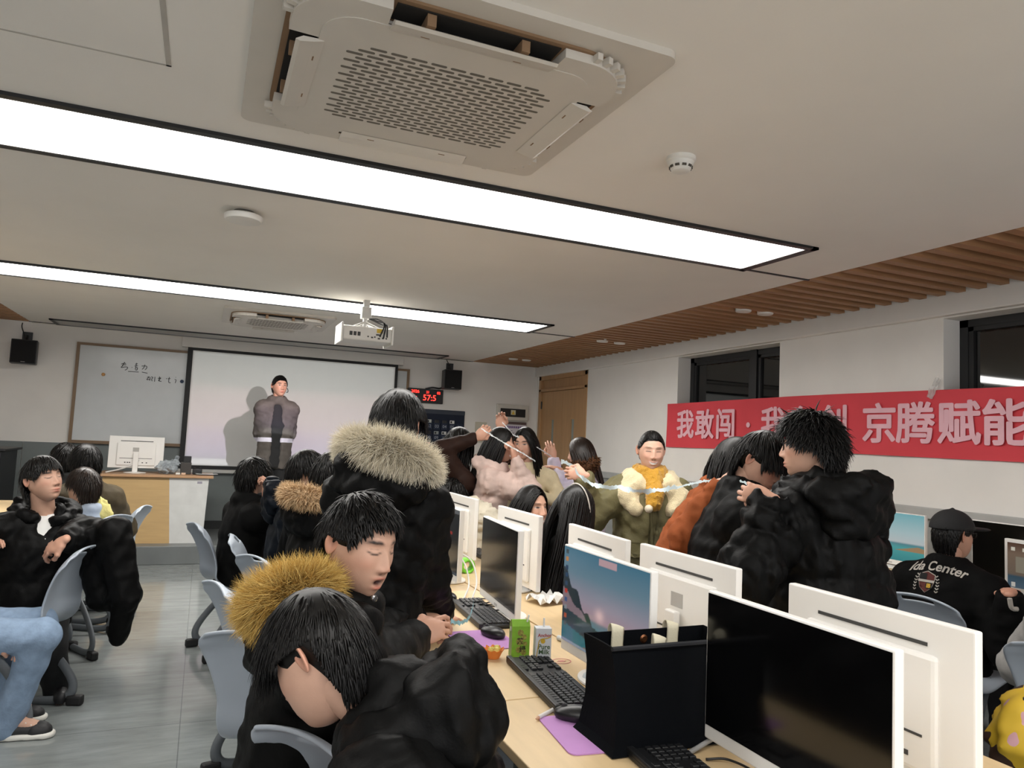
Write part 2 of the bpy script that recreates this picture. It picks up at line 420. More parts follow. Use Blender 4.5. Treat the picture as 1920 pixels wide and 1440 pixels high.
HL = ([0, .5, .85, 1.1, 1.3, 1.6, 1.75, 1.95, 2.2, 2.5, 3.15], [.60, .57, .46, .18, .07, .10, .0, -.22, -.46, -.57, -.62])
def in_hair(d, up=0.):
    phi = np.abs(np.arctan2(d[:, 0], d[:, 1]))
    return d[:, 2] > np.interp(phi, HL[0], HL[1])+up
def head_local(d):
    x, y, z = d.T; lo = np.clip(-z, 0, 1); yf = np.clip(y, 0, 1)
    return np.stack([.074*np.sign(x)*np.abs(x)**.95*(1-.17*lo**1.4), .094*y+.016*yf*(1-yf)+.034*lo**1.5+.03*np.clip(-y, 0, 1)*lo, .117*z], 1)
def make_hair(c, M, style, seed=0, N=700, width=.005, lift=.014, steps=8, sub=4, cap=True, scale=1.):
    """cap of hair close to the skull plus tapering locks that flow from the crown and fall"""
    rg = np.random.RandomState(seed); parts = []
    rad = np.array([.076, .096, .118])+lift
    if cap:
        V0, F = ico(sub)
        marg = V0[:, 2]-np.interp(np.abs(np.arctan2(V0[:, 0], V0[:, 1])), HL[0], HL[1])-style.get('hl', 0.)*sstep(0, .5, V0[:, 1])
        ok = marg > -.16; Fk = F[ok[F].all(1)]
        nn = V0/np.array([.074, .094, .117]); nn /= np.linalg.norm(nn, axis=1)[:, None]
        off = np.where(marg > 0, .003+lift*sstep(0, .35, marg), .003+marg*.06)
        P = head_local(V0)+nn*off[:, None]
        used = np.unique(Fk); mp = np.full(len(V0), -1); mp[used] = np.arange(len(used))
        parts.append((P[used], mp[Fk]))
    crown = np.array(style.get('crown', (0, -.35, .93))); crown = crown/np.linalg.norm(crown)
    i = np.arange(N*3); ph = i*2.399963; zz = 1-2*(i+.5)/(N*3)
    d = np.stack([np.sqrt(1-zz*zz)*np.cos(ph), np.sqrt(1-zz*zz)*np.sin(ph), zz], 1)+rg.randn(N*3, 3)*.03
    d /= np.linalg.norm(d, axis=1)[:, None]
    hl = style.get('hl', 0.); d = d[in_hair(d, hl*sstep(0, .5, d[:, 1]))]
    if style.get('rootmin') is not None: d = d[d[:, 2] > style['rootmin']]
    n = len(d); front = sstep(-.1, .7, d[:, 1]); side = np.abs(d[:, 0])
    nn = d/np.array([.074, .094, .117]); nn /= np.linalg.norm(nn, axis=1)[:, None]
    Lf, Ls, Lb = style.get('len', (.10, .07, .07)); top = sstep(.3, .8, d[:, 2])
    L = (Lf*front+Lb*(1-front))*(1-sstep(.55, .9, side))+Ls*sstep(.55, .9, side)
    L = (L+style.get('top', 0.)*top)*rg.uniform(.72, 1.18, n)
    t = d-crown
    if 'part' in style:          # parted in the middle: away from the centre line
        t = np.stack([np.sign(d[:, 0]+style['part'])*.6, -.45-.2*d[:, 1], -.5+0*d[:, 0]], 1)
    if 'tie' in style: t = np.array(style['tie'])-d*1.; L = np.minimum(L, np.linalg.norm(t, axis=1)*.085)
    t = t-(t*nn).sum(1)[:, None]*nn
    t = t/np.maximum(np.linalg.norm(t, axis=1), .05)[:, None]
    t = t+style.get('spike', .15)*nn*sstep(.1, .5, np.linalg.norm(d-crown, axis=1))[:, None]+rg.randn(n, 3)*style.get('mess', .12)
    t /= np.linalg.norm(t, axis=1)[:, None]
    g = M.T@np.array([0, 0, -1.])+np.array(style.get('drift', (0, 0, 0))); gs = style.get('grav', .12)
    p = head_local(d)+nn*(lift*1.02); st = (L/steps)[:, None]; path = [p.copy()]
    wob = rg.randn(n, 3)*style.get('curl', .05)
    for k in range(steps):
        t = t*(1-gs)+gs*g+wob*math.sin(k*1.3+seed); t /= np.linalg.norm(t, axis=1)[:, None]
        p = p+t*st
        ctr = np.array([0, .0, 0.]); q = (p-ctr)/rad; r = np.linalg.norm(q, axis=1)
        fix = (r < 1) & (p[:, 2] > -.10); p = np.where(fix[:, None], ctr+q/np.maximum(r, 1e-6)[:, None]*rad, p)
        if 'tie' in style:
            q = p/rad; p = q/np.linalg.norm(q, axis=1)[:, None]*rad*(1+.02*math.sin(k)); t2 = np.array(style['tie'])*.1-p; t = t*.6+.4*t2/np.linalg.norm(t2, axis=1)[:, None]
        if style.get('back') is not None:           # long hair lies over the back of the shoulders
            low = p[:, 2] < -.12; p[:, 1] = np.where(low & (p[:, 1] < style['back']), style['back']+.25*(p[:, 1]-style['back']), p[:, 1])
        if style.get('ears'):
            e = (np.abs(p[:, 0]) > .055) & (p[:, 2] < .018) & (p[:, 1] > -.045) & (p[:, 1] < .04); p = np.where(e[:, None], path[-1], p)
        path.append(p.copy())
    path = np.stack(path, 1)
    tan = np.gradient(path, axis=1); tan /= np.maximum(np.linalg.norm(tan, axis=2), 1e-6)[:, :, None]
    outv = path/rad; outv /= np.linalg.norm(outv, axis=2)[:, :, None]
    sd = np.cross(tan, outv); sd /= np.maximum(np.linalg.norm(sd, axis=2), 1e-4)[:, :, None]; ou = np.cross(sd, tan)
    s = np.linspace(0, 1, steps+1); wv = width*(.75+.5*rg.rand(n))[:, None]*(np.minimum(1, .55+s*3)*(1-s**style.get('taper', 2.2))+.06)[None]
    A = path+sd*wv[:, :, None]; Bv = path-sd*wv[:, :, None]; C = path+ou*(wv*.55)[:, :, None]
    V = np.stack([A, Bv, C], 2).reshape(-1, 3)
    base = (np.arange(n)*(steps+1)*3)[:, None, None]+(np.arange(steps)*3)[None, :, None]
    k3 = np.arange(3); q = np.stack([k3, (k3+1) % 3, (k3+1) % 3+3, k3+3], 1)
    Fq = (base[..., None]+q[None, None]).reshape(-1, 4)
    parts.append((V, Fq))
    V, F = join_arrays(parts)
    return V*scale@M.T+c, F

def hand_arrays(w, d, palm, thumb, curl=.35, s=1., vox=.006, spread=.0, pinch=0.):
    """palm, four bent fingers of their own lengths and a thumb leaving the side of the palm"""
    d = nrm(d); n = np.asarray(palm, float); n = nrm(n-(n@d)*d); x = np.cross(d, n); x = x if x@np.asarray(thumb, float) > 0 else -x
    S = SDF(); P = lambda a, b, c: w+s*(x*a+d*b+n*c)
    S.cap(P(.0, -.012, 0), P(0, .02, 0), .024*s, .027*s, .01, flat=(n, 1.25))
    S.ell(P(.002, .048, 0), np.array([.041, .052, .017])*s, np.stack([x, d, n], 1), .012)
    S.cap(P(.022, .015, .006), P(.03, .05, .006), .016*s, .014*s, .01)
    for i, (bx, by, ln, r) in enumerate([(.030, .086, .074, .0086), (.010, .092, .083, .0090), (-.011, .089, .076, .0086), (-.030, .080, .060, .0076)]):
        p = np.array([bx, by, 0.]); a = 0.; c = curl*(1+.12*i)-(pinch if i == 0 else 0)
        sp = spread*(1.5-i)
        for j, f in enumerate((.45, .32, .23)):
            a += c*(.9, 1.25, .8)[j]
            q = p+ln*f*np.array([math.sin(sp)*math.cos(a), math.cos(a)*math.cos(sp), math.sin(a)])
            S.cap(P(*p), P(*q), r*s*(1-.1*j), r*s*(.9-.1*j), .004); p = q
    t0 = np.array([.030, .018, .006]); t1 = np.array([.055, .048, .016]); t2 = np.array([.062-.02*curl, .078, .024+.02*curl]); t3 = np.array([.058-.05*curl, .100, .030+.03*curl])
    S.chain([P(*t0), P(*t1), P(*t2), P(*t3)], [.014*s, .0115*s, .0100*s, .0085*s], .008)
    return S.mesh(vox)

def ik(S, T, l1, l2, hint):
    v = T-S; L = np.linalg.norm(v)
    if L > (l1+l2)*.985: T = S+v/L*(l1+l2)*.985; v = T-S; L = np.linalg.norm(v)
    u = v/L; a = (l1*l1-l2*l2+L*L)/(2*L); h = math.sqrt(max(l1*l1-a*a, 0))
    hd = np.asarray(hint, float); hd = nrm(hd-(hd@u)*u)
    return S+u*a+hd*h, T

def fur_arrays(path, R, N, length, width, seed, droop=.25, dens_out=None):
    rg = np.random.RandomState(seed); P = np.array(spline(path, 60))
    tg = np.gradient(P, axis=0); tg /= np.linalg.norm(tg, axis=1)[:, None]
    Rv = np.interp(np.linspace(0, 1, 60), np.linspace(0, 1, len(R)), R) if np.ndim(R) else np.full(60, R)
    i = rg.randint(0, 60, N); th = rg.uniform(0, 2*np.pi, N)
    a = np.cross(tg[i], [0, 0, 1.]); a /= np.maximum(np.linalg.norm(a, axis=1), 1e-4)[:, None]; b = np.cross(tg[i], a)
    d = a*np.cos(th)[:, None]+b*np.sin(th)[:, None]
    p0 = P[i]+tg[i]*rg.uniform(-.01, .01, N)[:, None]+d*(Rv[i]*.6)[:, None]
    dr = d+rg.randn(N, 3)*.35+np.array([0, 0, -droop]); dr /= np.linalg.norm(dr, axis=1)[:, None]
    ln = length*rg.uniform(.6, 1.25, N)*(Rv[i]/Rv.max()); bend = rg.randn(N, 3)*.35+np.array([0, 0, -droop])
    p1 = p0+dr*(ln*.5)[:, None]; d2 = dr+bend; d2 /= np.linalg.norm(d2, axis=1)[:, None]; p2 = p1+d2*(ln*.5)[:, None]
    sd = np.cross(dr, rg.randn(N, 3)); sd /= np.maximum(np.linalg.norm(sd, axis=1), 1e-4)[:, None]; w = width*rg.uniform(.6, 1.4, N)[:, None]
    V = np.stack([p0-sd*w, p0+sd*w, p1-sd*w*.7, p1+sd*w*.7, p2-sd*w*.12, p2+sd*w*.12], 1).reshape(-1, 3)
    q = np.array([[0, 1, 3, 2], [2, 3, 5, 4]])
    F = ((np.arange(N)*6)[:, None, None]+q[None]).reshape(-1, 4)
    tone = np.repeat(rg.rand(N), 6); tip = np.tile(np.array([0, 0, .55, .55, 1, 1]), N)
    S = SDF(); S.chain([x for x in P[::4]]+[P[-1]], list(Rv[::4]*.62)+[Rv[-1]*.62], .01)
    cv, cf = S.mesh(.012)
    return V, F, tone, tip, cv, cf
def make_fur(name, path, R, N, length, width, cA, cB, cRoot, seed, parent, loc, label=None, droop=.25):
    V, F, tone, tip, cv, cf = fur_arrays(path, R, N, length, width, seed, droop)
    cA, cB, cRoot = (np.array(lin(c)) for c in (cA, cB, cRoot))
    col = (cA*(1-tone)[:, None]+cB*tone[:, None]); tt = np.clip(tip*1.4, 0, 1)[:, None]
    col = cRoot*(1-tt)+col*tt
    cc = np.tile(cRoot*.5+cA*.5, (len(cv), 1))
    VV, FF = join_arrays([(V, F), (cv, cf)]); CC = np.concatenate([col, cc])
    me = np_mesh(name, VV-loc, FF, attr={'tone': CC})
    o = link(name, me, mat('fur', attr='tone', rough=.75, var=.1, spec=.25), parent)
    if label: o['label'] = label
    return o

BLACK_HAIR = mat('black hair', '#0b0908', rough=.4, var=.3, vscale=20, spec=.3)
SKINM = mat('skin', attr='tint', rough=.48, var=.04, vscale=25, bump=.05, bscale=400, spec=.4)
SHOE_D = mat('dark shoe', '#17171a', rough=.5)
VOX = {1: .010, 2: .013, 3: .016}

def person(label, head, face, hyaw=0., hpitch=0., hroll=0., lean=(.03, 0.), sit=False, arms=None, jacket=None, trousers='#15161a', hair=None,
           detail=2, mouth='closed', eyes='open', skin=SKIN, scale=1., floor=0., neck_in=None, hood=None, legs=None, seed=0, twist=0., shirt=None,
           group=None, knees=None, pelvis_z=None, shoulder_w=.172, shoes='#17171a', hwidth=1., nose=1.):
    """one figure from its head position, facing and pose; head is the centre of the skull"""
    s = scale; head = np.asarray(head, float)
    Bf = frame(face); rt, fw, up = Bf[:, 0], Bf[:, 1], np.array([0, 0, 1.])
    Mh = frame(face+hyaw, hpitch, hroll)
    N = head-s*(.172*nrm(Mh[:, 2]*.55+up*.45)+.025*Mh[:, 1])
    if neck_in is not None: N = np.asarray(neck_in, float)
    pz = pelvis_z if pelvis_z is not None else (floor+.53 if sit else floor+(head[2]+.12-floor)*.525)
    P = N-lean[0]*fw-lean[1]*rt; P[2] = pz
    ax = nrm(N-P); ca, sa = math.cos(math.radians(twist)), math.sin(math.radians(twist))
    r2 = rt*ca-fw*sa; r2 = nrm(r2-(r2@ax)*ax); dp = np.cross(ax, r2)   # dp: chest forward
    Sh = {'L': N-ax*.092*s-r2*shoulder_w*s, 'R': N-ax*.092*s+r2*shoulder_w*s}
    l1, l2 = .285*s, .255*s
    arms = arms or {}; A = {}
    for k, sg in (('L', -1), ('R', 1)):
        a = arms.get(k, {})
        T = a.get('to')
        if T is None:
            T = Sh[k]+(rt*sg*.10+fw*.30-up*.28 if sit else rt*sg*.09+fw*.06-up*.50)
        T = np.asarray(T, float)
        E, T2 = ik(Sh[k], T, l1, l2, a.get('hint', -fw*.6-up*.5+rt*sg*.6))
        A[k] = (Sh[k], E, T2, a)
    # legs
    G = {}
    for k, sg in (('L', -1), ('R', 1)):
        hip = P+rt*sg*.09*s-up*.03
        if legs and k in legs: kn, an = [np.asarray(v, float) for v in legs[k]]
        elif sit:
            kn = P+fw*.42*s+rt*sg*.12*s; kn[2] = floor+.52; an = kn+fw*.02; an[2] = floor+.09
        else:
            an = P+rt*sg*.10*s-fw*.02; an[2] = floor+.09; kn = (hip+an)/2+fw*.03
        G[k] = (hip, kn, an)
    loc = np.array([P[0], P[1], floor])
    vox = VOX[detail]
    # --- body: head, neck, trunk, arms, hands, legs in one skin
    S = SDF()
    S.cap(N-ax*.03, head-Mh[:, 2]*.055*s-Mh[:, 1]*.015*s, .056*s, .055*s, .02)
    S.cap(P, P+(N-P)*.6, .115*s, .125*s, .05, flat=(dp, 1.45)); S.cap(P+(N-P)*.6, N-ax*.08, .14*s, .09*s, .05, flat=(dp, 1.5))
    S.cap(Sh['L'], Sh['R'], .045*s, .045*s, .05)
    for k in 'LR':
        a, e, t, _ = A[k]; S.chain([a, e, t], [.045*s, .036*s, .026*s], .02)
        h, kn, an = G[k]; S.chain([h, kn, an], [.075*s, .05*s, .035*s], .03)
        S.cap(an, an+fw*.13-up*.045, .035*s, .028*s, .02)
    bv, bf = S.mesh(max(vox, .012))
    hv, hf, tint = head_shape(6 if detail < 3 and eyes != 'none' else 5, mouth, 'closed' if eyes == 'none' else eyes, nose, hwidth, skin)
    parts = [(bv, bf), (hv*s@Mh.T+head, hf)]; cols = [np.tile(skin, (len(bv), 1)), tint]
    for k, sg in (('L', -1), ('R', 1)):
        a, e, t, q = A[k]
        if q.get('hand', True):
            d = np.asarray(q.get('dir', nrm(t-e)), float)
            palm = np.asarray(q.get('palm', -rt*sg if not sit else -up), float)
            V, F = hand_arrays(t+nrm(t-e)*.015, d, palm, q.get('thumb', fw-rt*sg*.3), q.get('curl', .35), s*.97, {1: .0045, 2: .006, 3: .007}[detail], q.get('spread', .04), q.get('pinch', 0.))
            parts.append((V, F)); cols.append(np.tile(np.asarray(skin)*np.array([1.02, .94, .92]), (len(V), 1)))
    V, F = join_arrays(parts)
    body = link('person', quads_mesh('person', V-loc, F, attr={'tint': np.concatenate(cols)}), SKINM, loc=loc)
    tag(body, label, 'person', group)
    def child(name, V, F, m, lab=None):
        o = link(name, quads_mesh(name, np.asarray(V)-loc, F), m, body)
        if lab: o['label'] = lab
        return o
    R = dict(body=body, loc=loc, N=N, P=P, ax=ax, rt=rt, fw=fw, dp=dp, r2=r2, A=A, Sh=Sh, Mh=Mh, head=head, child=child, G=G, up=up)
    # --- trousers and shoes
    S = SDF(); S.cap(P+ax*.08, P-up*.02, .122*s, .132*s, .05, flat=(dp, 1.35))
    for k in 'LR':
        h, kn, an = G[k]; S.chain([h, kn, an-up*.035], [.095*s, .073*s, .064*s], .035)
    tm = trousers if not isinstance(trousers, str) else mat('trousers '+trousers, trousers, rough=.85, var=.12, vscale=30, bump=.15, bscale=90)
    V, F = S.mesh(max(vox, .012), noise=[(.003, .12)], seed=seed); child('trousers', V, F, tm)
    for k in 'LR':
        an = G[k][2]; S = SDF(); g = np.array([an[0], an[1], floor])
        S.cap(g-fw*.045+up*.045, g+fw*.15+up*.035, .043*s, .036*s, .03, flat=(rt, 1.1)); S.cap(an-up*.02, g+up*.05, .042*s, .045*s, .03)
        S.plane(g+up*.004, -up)
        V, F = S.mesh(.012); child('shoe', V, F, mat('shoe '+shoes, shoes, rough=.5))
    # --- jacket
    J = dict(m='#16171a', bulk=.03, hem=.12, q=None, collar=.045, rough=.6, noise=.0045, sleeve=.0)
    J.update(jacket or {}); b = J['bulk']
    jm = J['m'] if not isinstance(J['m'], str) else mat('cloth '+J['m']+str(J['rough']), J['m'], rough=J['rough'], var=.12, vscale=14, bump=.10, bscale=160, spec=.09)
    S = SDF(); qt = J['q']; hemp = P-ax*J['hem']
    tq = (qt[0], qt[2]) if qt else None; aq = (qt[1], qt[2]*.8) if qt else None
    fl = (dp, J.get('flat', 1.35))
    mid = P+(N-P)*.55
    for k in 'LR':
        a, e, t, q = A[k]; w = t-nrm(t-e)*(.012+J['sleeve']); rr = q.get('bulk', b)
        S.cap(a, e, .060*s+rr*.75, .054*s+rr*.8, .035, quilt=aq); S.cap(e, w, .054*s+rr*.8, .036*s+rr*.45, .03, quilt=aq)
        d_ = nrm(t-e); S.cap(w+d_*.090, w+d_*.17, .07*s, .09*s, .006, sub=True)
    S.cap(hemp-ax*.1, mid, J.get('hemr', .155)*s+b, .155*s+b, .022, flat=fl, quilt=tq)
    S.cap(mid, N-ax*.075, .160*s+b, .115*s+b*.6, .03, flat=fl, quilt=(max(1, qt[0]*.6), qt[2]) if qt else None)
    S.cap(Sh['L'], Sh['R'], .052*s+b*.7, .052*s+b*.7, .06)
    for k in 'LR': S.cap(Sh[k]+ax*.0, N-ax*.01, .05*s+b*.6, .06*s+b*.3, .05)
    S.cap(N-ax*.09, N+ax*.015, .10*s, .078*s, .04)
    S.plane(hemp, -ax)
    if J.get('open'):
        o = J['open']; S.cap(N+dp*.11+ax*.03, mid+dp*.135, o*.9, o, .02, sub=True); S.cap(mid+dp*.135, hemp+dp*.14-ax*.05, o, o*J.get('openw', 1.15), .02, sub=True)
    if J.get('cut'):
        for (p, q, r0, r1) in J['cut'](R): S.cap(p, q, r0, r1, .012, sub=True)
    # neck opening
    S.cap(N-ax*.01, N+nrm(head-N)*.2, .060*s, .085*s, .012, sub=True)
    if J['collar']:
        c = J['collar']; ring = [N+ax*.005+(r2*math.cos(a)*.078+dp*math.sin(a)*.075+ax*(.012*math.sin(a)*-1))*s for a in np.linspace(math.radians(80), math.radians(460), 18)]
        S.chain([p+nrm(head-N)*c*.4 for p in ring], .020*s+b*.1, .02); S.chain([p for p in ring], .024*s+b*.1, .02)
    if J.get('extra'): J['extra'](S, R)
    V, F = S.mesh(vox, noise=[(J['noise'], .12), (J['noise']*.35, .05)], seed=seed)
    R['jacket'] = (V, F)
    R['jacket_obj'] = child(J.get('name', 'jacket'), V, F, jm, J.get('label'))
    if shirt:
        S = SDF(); bb = b-.022
        S.cap(hemp+ax*.02, mid, .150*s+bb, .150*s+bb, .05, flat=fl); S.cap(mid, N-ax*.075, .155*s+bb, .10*s+bb*.6, .06, flat=fl)
        S.cap(N-ax*.10, N+ax*.012, .085*s, .066*s, .04); S.cap(Sh['L']*.8+Sh['R']*.2, Sh['R']*.8+Sh['L']*.2, .05*s, .05*s, .05)
        S.cap(N+ax*.02+dp*.01, N+nrm(head-N)*.2+dp*.03, .056*s, .08*s, .01, sub=True); S.plane(hemp+ax*.01, -ax)
        V, F = S.mesh(vox, noise=[(.003, .1)], seed=seed+9); child('shirt', V, F, mat('shirt '+shirt, shirt, rough=.8, bump=.1, bscale=200))
    if hood:
        H = dict(back=.10, down=.03, size=(.165, .085, .13), cav=True, m=jm, rim=.034, q=0); H.update(hood)
        S = SDF(); c = N-dp*H['back']-ax*H['down']; sz = np.array(H['size'])
        Mx = np.stack([r2, dp, ax], 1)
        S.ell(c, sz, Mx, .03)
        if H['cav']: S.ell(c+ax*sz[2]*.75+dp*.035, sz*np.array([.72, .75, .75]), Mx, .02, sub=True)
        rim = [N+dp*.085-r2*.05-ax*.02, N+dp*.02-r2*.115+ax*.005, c-r2*sz[0]*.72+ax*sz[2]*.55, c-dp*sz[1]*.45+ax*sz[2]*.8, c+r2*sz[0]*.72+ax*sz[2]*.55, N+dp*.02+r2*.115+ax*.005, N+dp*.085+r2*.05-ax*.02]
        S.chain([np.array(p) for p in spline(rim, 20)], H['rim'], .03)
        S.cap(N-ax*.02, N+nrm(head-N)*.25, .064*s, .09*s, .015, sub=True)
        V, F = S.mesh(vox, noise=[(.009, .13), (.004, .06)], seed=seed+5); R['hood_obj'] = child('hood', V, F, H['m'])
    if hair:
        h = dict(N=500, width=.006, lift=.014, sub=4); h.update({1: dict(N=1500, width=.0042, sub=6), 2: dict(N=900, width=.0048, sub=5), 3: dict(N=420, width=.008)}[detail]); h.update(hair)
        st = h.pop('style'); hm = h.pop('m', BLACK_HAIR)
        V, F = make_hair(head, Mh, st, seed=seed, scale=s, **h); R['hair_obj'] = child('hair', V, F, hm)
    return R

SHORT = dict(len=(.040, .028, .045), crown=(0, -.35, .93), spike=.12, grav=.10, mess=.15)
MOP = dict(len=(.085, .055, .075), crown=(0, -.3, .95), spike=.12, grav=.14, mess=.12)
FLUFFY = dict(len=(.10, .07, .08), crown=(0, -.2, .97), spike=.55, grav=.08, mess=.35, curl=.14)
LONG = dict(len=(.42, .40, .46), part=0., drift=(0, -.28, 0), hl=.10, grav=.45, mess=.05, spike=.02, curl=.02, taper=5)
BOB = dict(len=(.26, .26, .28), part=0., drift=(0, -.2, 0), grav=.35, mess=.08, spike=.05, taper=4)
TIED = dict(len=(.15, .12, .12), tie=(0, -1.2, .35), grav=.02, mess=.05, spike=.03)

# ------------------------------------------------------------------ room
XL, XR, YB, YF, HC = -3.1, 4.58, -2.6, 9.93, 2.565
CX0, CX1 = -1.92, 3.47            # white part of the ceiling
PLAT_Y, PLAT_Z = 8.50, .19
WALLM = mat('white wall paint', '#e2dfda', rough=.75, var=.03, vscale=3, bump=.04, bscale=180)
CEILM = mat('ceiling paint', '#eae6df', rough=.8, var=.02, vscale=2, bump=.03, bscale=150)
GREYP = mat('grey wall panel', '#6f7676', rough=.55, var=.04)
BLACKM = mat('black metal', '#17181a', rough=.45, var=.05)
WOOD = mat('oak veneer', '#c39a6b', rough=.5, var=.10, vscale=5, stretch=(.6, 6, 6))
SLATW = mat('brown slat wood', '#9c7552', rough=.55, var=.14, vscale=4, stretch=(1, 12, 12))
WHITEP = mat('white plastic', '#dcdad4', rough=.4, var=.02)
GREYPL = mat('grey plastic', '#8f8f8b', rough=.5)
def struct(mb, name, m, parent=None, **k):
    o = mb.build(name, m, parent, **k)
    if parent is None: o['kind'] = 'structure'
    return o

# floor tiles: polished grey stone with joints
def floor_mat():
    m = bpy.data.materials.new('grey stone tile'); m.use_nodes = True; nt = m.node_tree; L = nt.links; bs = nt.nodes['Principled BSDF']
    tc = nt.nodes.new('ShaderNodeTexCoord'); br = nt.nodes.new('ShaderNodeTexBrick'); br.offset = .0; br.squash = 1
    br.inputs['Scale'].default_value = 1; br.inputs['Mortar Size'].default_value = .0025; br.inputs['Brick Width'].default_value = .8; br.inputs['Row Height'].default_value = .8
    br.inputs['Color1'].default_value = (*lin('#7d8180'), 1); br.inputs['Color2'].default_value = (*lin('#7a7f7e'), 1); br.inputs['Mortar'].default_value = (*lin('#5f6464'), 1)
    L.new(tc.outputs['Object'], br.inputs['Vector'])
    mp = nt.nodes.new('ShaderNodeMapping'); mp.inputs['Scale'].default_value = (1.2, 5, 1); L.new(tc.outputs['Object'], mp.inputs[0])
    n = nt.nodes.new('ShaderNodeTexNoise'); n.inputs['Scale'].default_value = 3; n.inputs['Detail'].default_value = 8; n.inputs['Roughness'].default_value = .65; L.new(mp.outputs[0], n.inputs['Vector'])
    mr = nt.nodes.new('ShaderNodeMapRange'); mr.inputs[1].default_value = .3; mr.inputs[2].default_value = .7; mr.inputs[3].default_value = .8; mr.inputs[4].default_value = 1.2; L.new(n.outputs['Fac'], mr.inputs[0])
    mx = nt.nodes.new('ShaderNodeVectorMath'); mx.operation = 'MULTIPLY'; L.new(br.outputs['Color'], mx.inputs[0]); L.new(mr.outputs[0], mx.inputs[1]); L.new(mx.outputs[0], bs.inputs['Base Color'])
    bs.inputs['Roughness'].default_value = .12; bs.inputs['Specular IOR Level'].default_value = .55
    return m
FLOORM = floor_mat()
struct(MB().box((XL, YB, -.1), (XR+.3, YF+.2, 0)), 'floor', FLOORM)
plat = MB().box((XL, PLAT_Y, 0), (2.9, YF, PLAT_Z), .006)
struct(plat, 'trim_1', mat('platform stone', '#666a6a', rough=.35, var=.12, vscale=4))
# ceiling: white field, slightly thick, with slats at both sides hung below a dark void
struct(MB().box((CX0, YB, HC), (CX1, YF, HC+.06)), 'ceiling', CEILM)
vd = MB()
vd.box((CX1, YB, HC+.16), (XR+.3, YF+.2, HC+.2)); vd.box((XL-.2, YB, HC+.16), (CX0, YF+.2, HC+.2))
struct(vd, 'ceiling_void', mat('dark void', '#241b14', rough=.9)); bpy.data.objects['ceiling_void'].name = 'ceiling.001'
sl = MB()
y = YB+.05
while y < YF-.02:
    sl.box((CX1+.012, y, HC), (XR-.06, y+.055, HC+.115)); sl.box((XL, y, HC), (CX0-.012, y+.055, HC+.115)); y += .14
struct(sl, 'trim_2', SLATW)
# walls
wf = MB().box((XL-.2, YF, -.1), (XR+.4, YF+.2, HC+.2)); struct(wf, 'wall_front', WALLM)
pn = MB()
x = XL
while x < 3.3:
    pn.box((x+.003, YF-.018, PLAT_Z+.10), (min(x+1.2, 3.3)-.003, YF, 1.19), .002); x += 1.2
struct(pn, 'trim_3', GREYP)
struct(MB().box((XL, YF-.022, PLAT_Z), (3.3, YF, PLAT_Z+.10)), 'baseboard_front', mat('black skirting', '#1d1f20', rough=.5))
struct(MB().box((XL-.2, YB, -.1), (XL, YF, HC+.2)), 'wall_left', WALLM)
# right wall with two high windows and the door opening
WZ0, WZ1 = 1.60, 2.42
W1, W2 = (4.92, 6.40), (1.3, 3.39)
DY0, DY1, DZ = 8.37, 9.86, 2.44
T = .26
wr = MB()
def wbox(y0, y1, z0, z1): wr.box((XR, y0, z0), (XR+T, y1, z1))
wbox(YB, W2[0], -.1, HC+.2); wbox(W2[0], W2[1], -.1, WZ0); wbox(W2[0], W2[1], WZ1, HC+.2); wbox(W2[1], W1[0], -.1, HC+.2)
wbox(W1[0], W1[1], -.1, WZ0); wbox(W1[0], W1[1], WZ1, HC+.2); wbox(W1[1], DY0, -.1, HC+.2); wbox(DY0, DY1, DZ, HC+.2); wbox(DY1, YF+.2, -.1, HC+.2)
struct(wr, 'wall_right', WALLM)
struct(MB().box((XR-.055, YB, WZ1+.01), (XR-.001, YF, HC+.12), .008), 'trim_4', WALLM)
GLASS = mat('night window glass', '#050607', rough=.03, var=0, spec=.9)
for i, (y0, y1, mids) in enumerate(((W1[0], W1[1], (5.42,)), (W2[0], W2[1], (2.2,)))):
    xo = XR+.16
    w = MB()
    w.box((xo, y0, WZ0), (xo+.07, y1, WZ0+.06)); w.box((xo, y0, WZ1-.05), (xo+.07, y1, WZ1)); w.box((xo, y0, WZ0), (xo+.07, y0+.05, WZ1)); w.box((xo, y1-.06, WZ0), (xo+.07, y1, WZ1))
    for mm in mids: w.box((xo-.015, mm-.045, WZ0), (xo+.07, mm+.045, WZ1))
    o = struct(w, 'window_%d' % (i+1), BLACKM)
    g = MB()
    ys = [y0+.05]+[q for mm in mids for q in (mm-.045, mm+.045)]+[y1-.06]
    for k in range(0, len(ys), 2):
        MB().box((xo+.025, ys[k], WZ0+.05), (xo+.035, ys[k+1], WZ1-.04)).build('pane', GLASS, o)
        f = MB(); a, b_ = ys[k], ys[k+1]
        for lo, hi in (((xo+.005, a, WZ0+.05), (xo+.045, a+.035, WZ1-.04)), ((xo+.005, b_-.035, WZ0+.05), (xo+.045, b_, WZ1-.04)), ((xo+.005, a, WZ0+.05), (xo+.045, b_, WZ0+.09)), ((xo+.005, a, WZ1-.08), (xo+.045, b_, WZ1-.04))): f.box(lo, hi)
        f.build('sash', BLACKM, o)
    MB().box((XR+.005, y0, WZ0-.02), (xo, y1, WZ0+.004)).build('window_sill', WALLM, o)
struct(MB().box((XR+T, YB, -.1), (XR+T+.05, YF, HC+.1)), 'wall_outside', mat('night dark', '#060708', rough=.9)); bpy.data.objects['wall_outside'].name = 'wall_right.001'
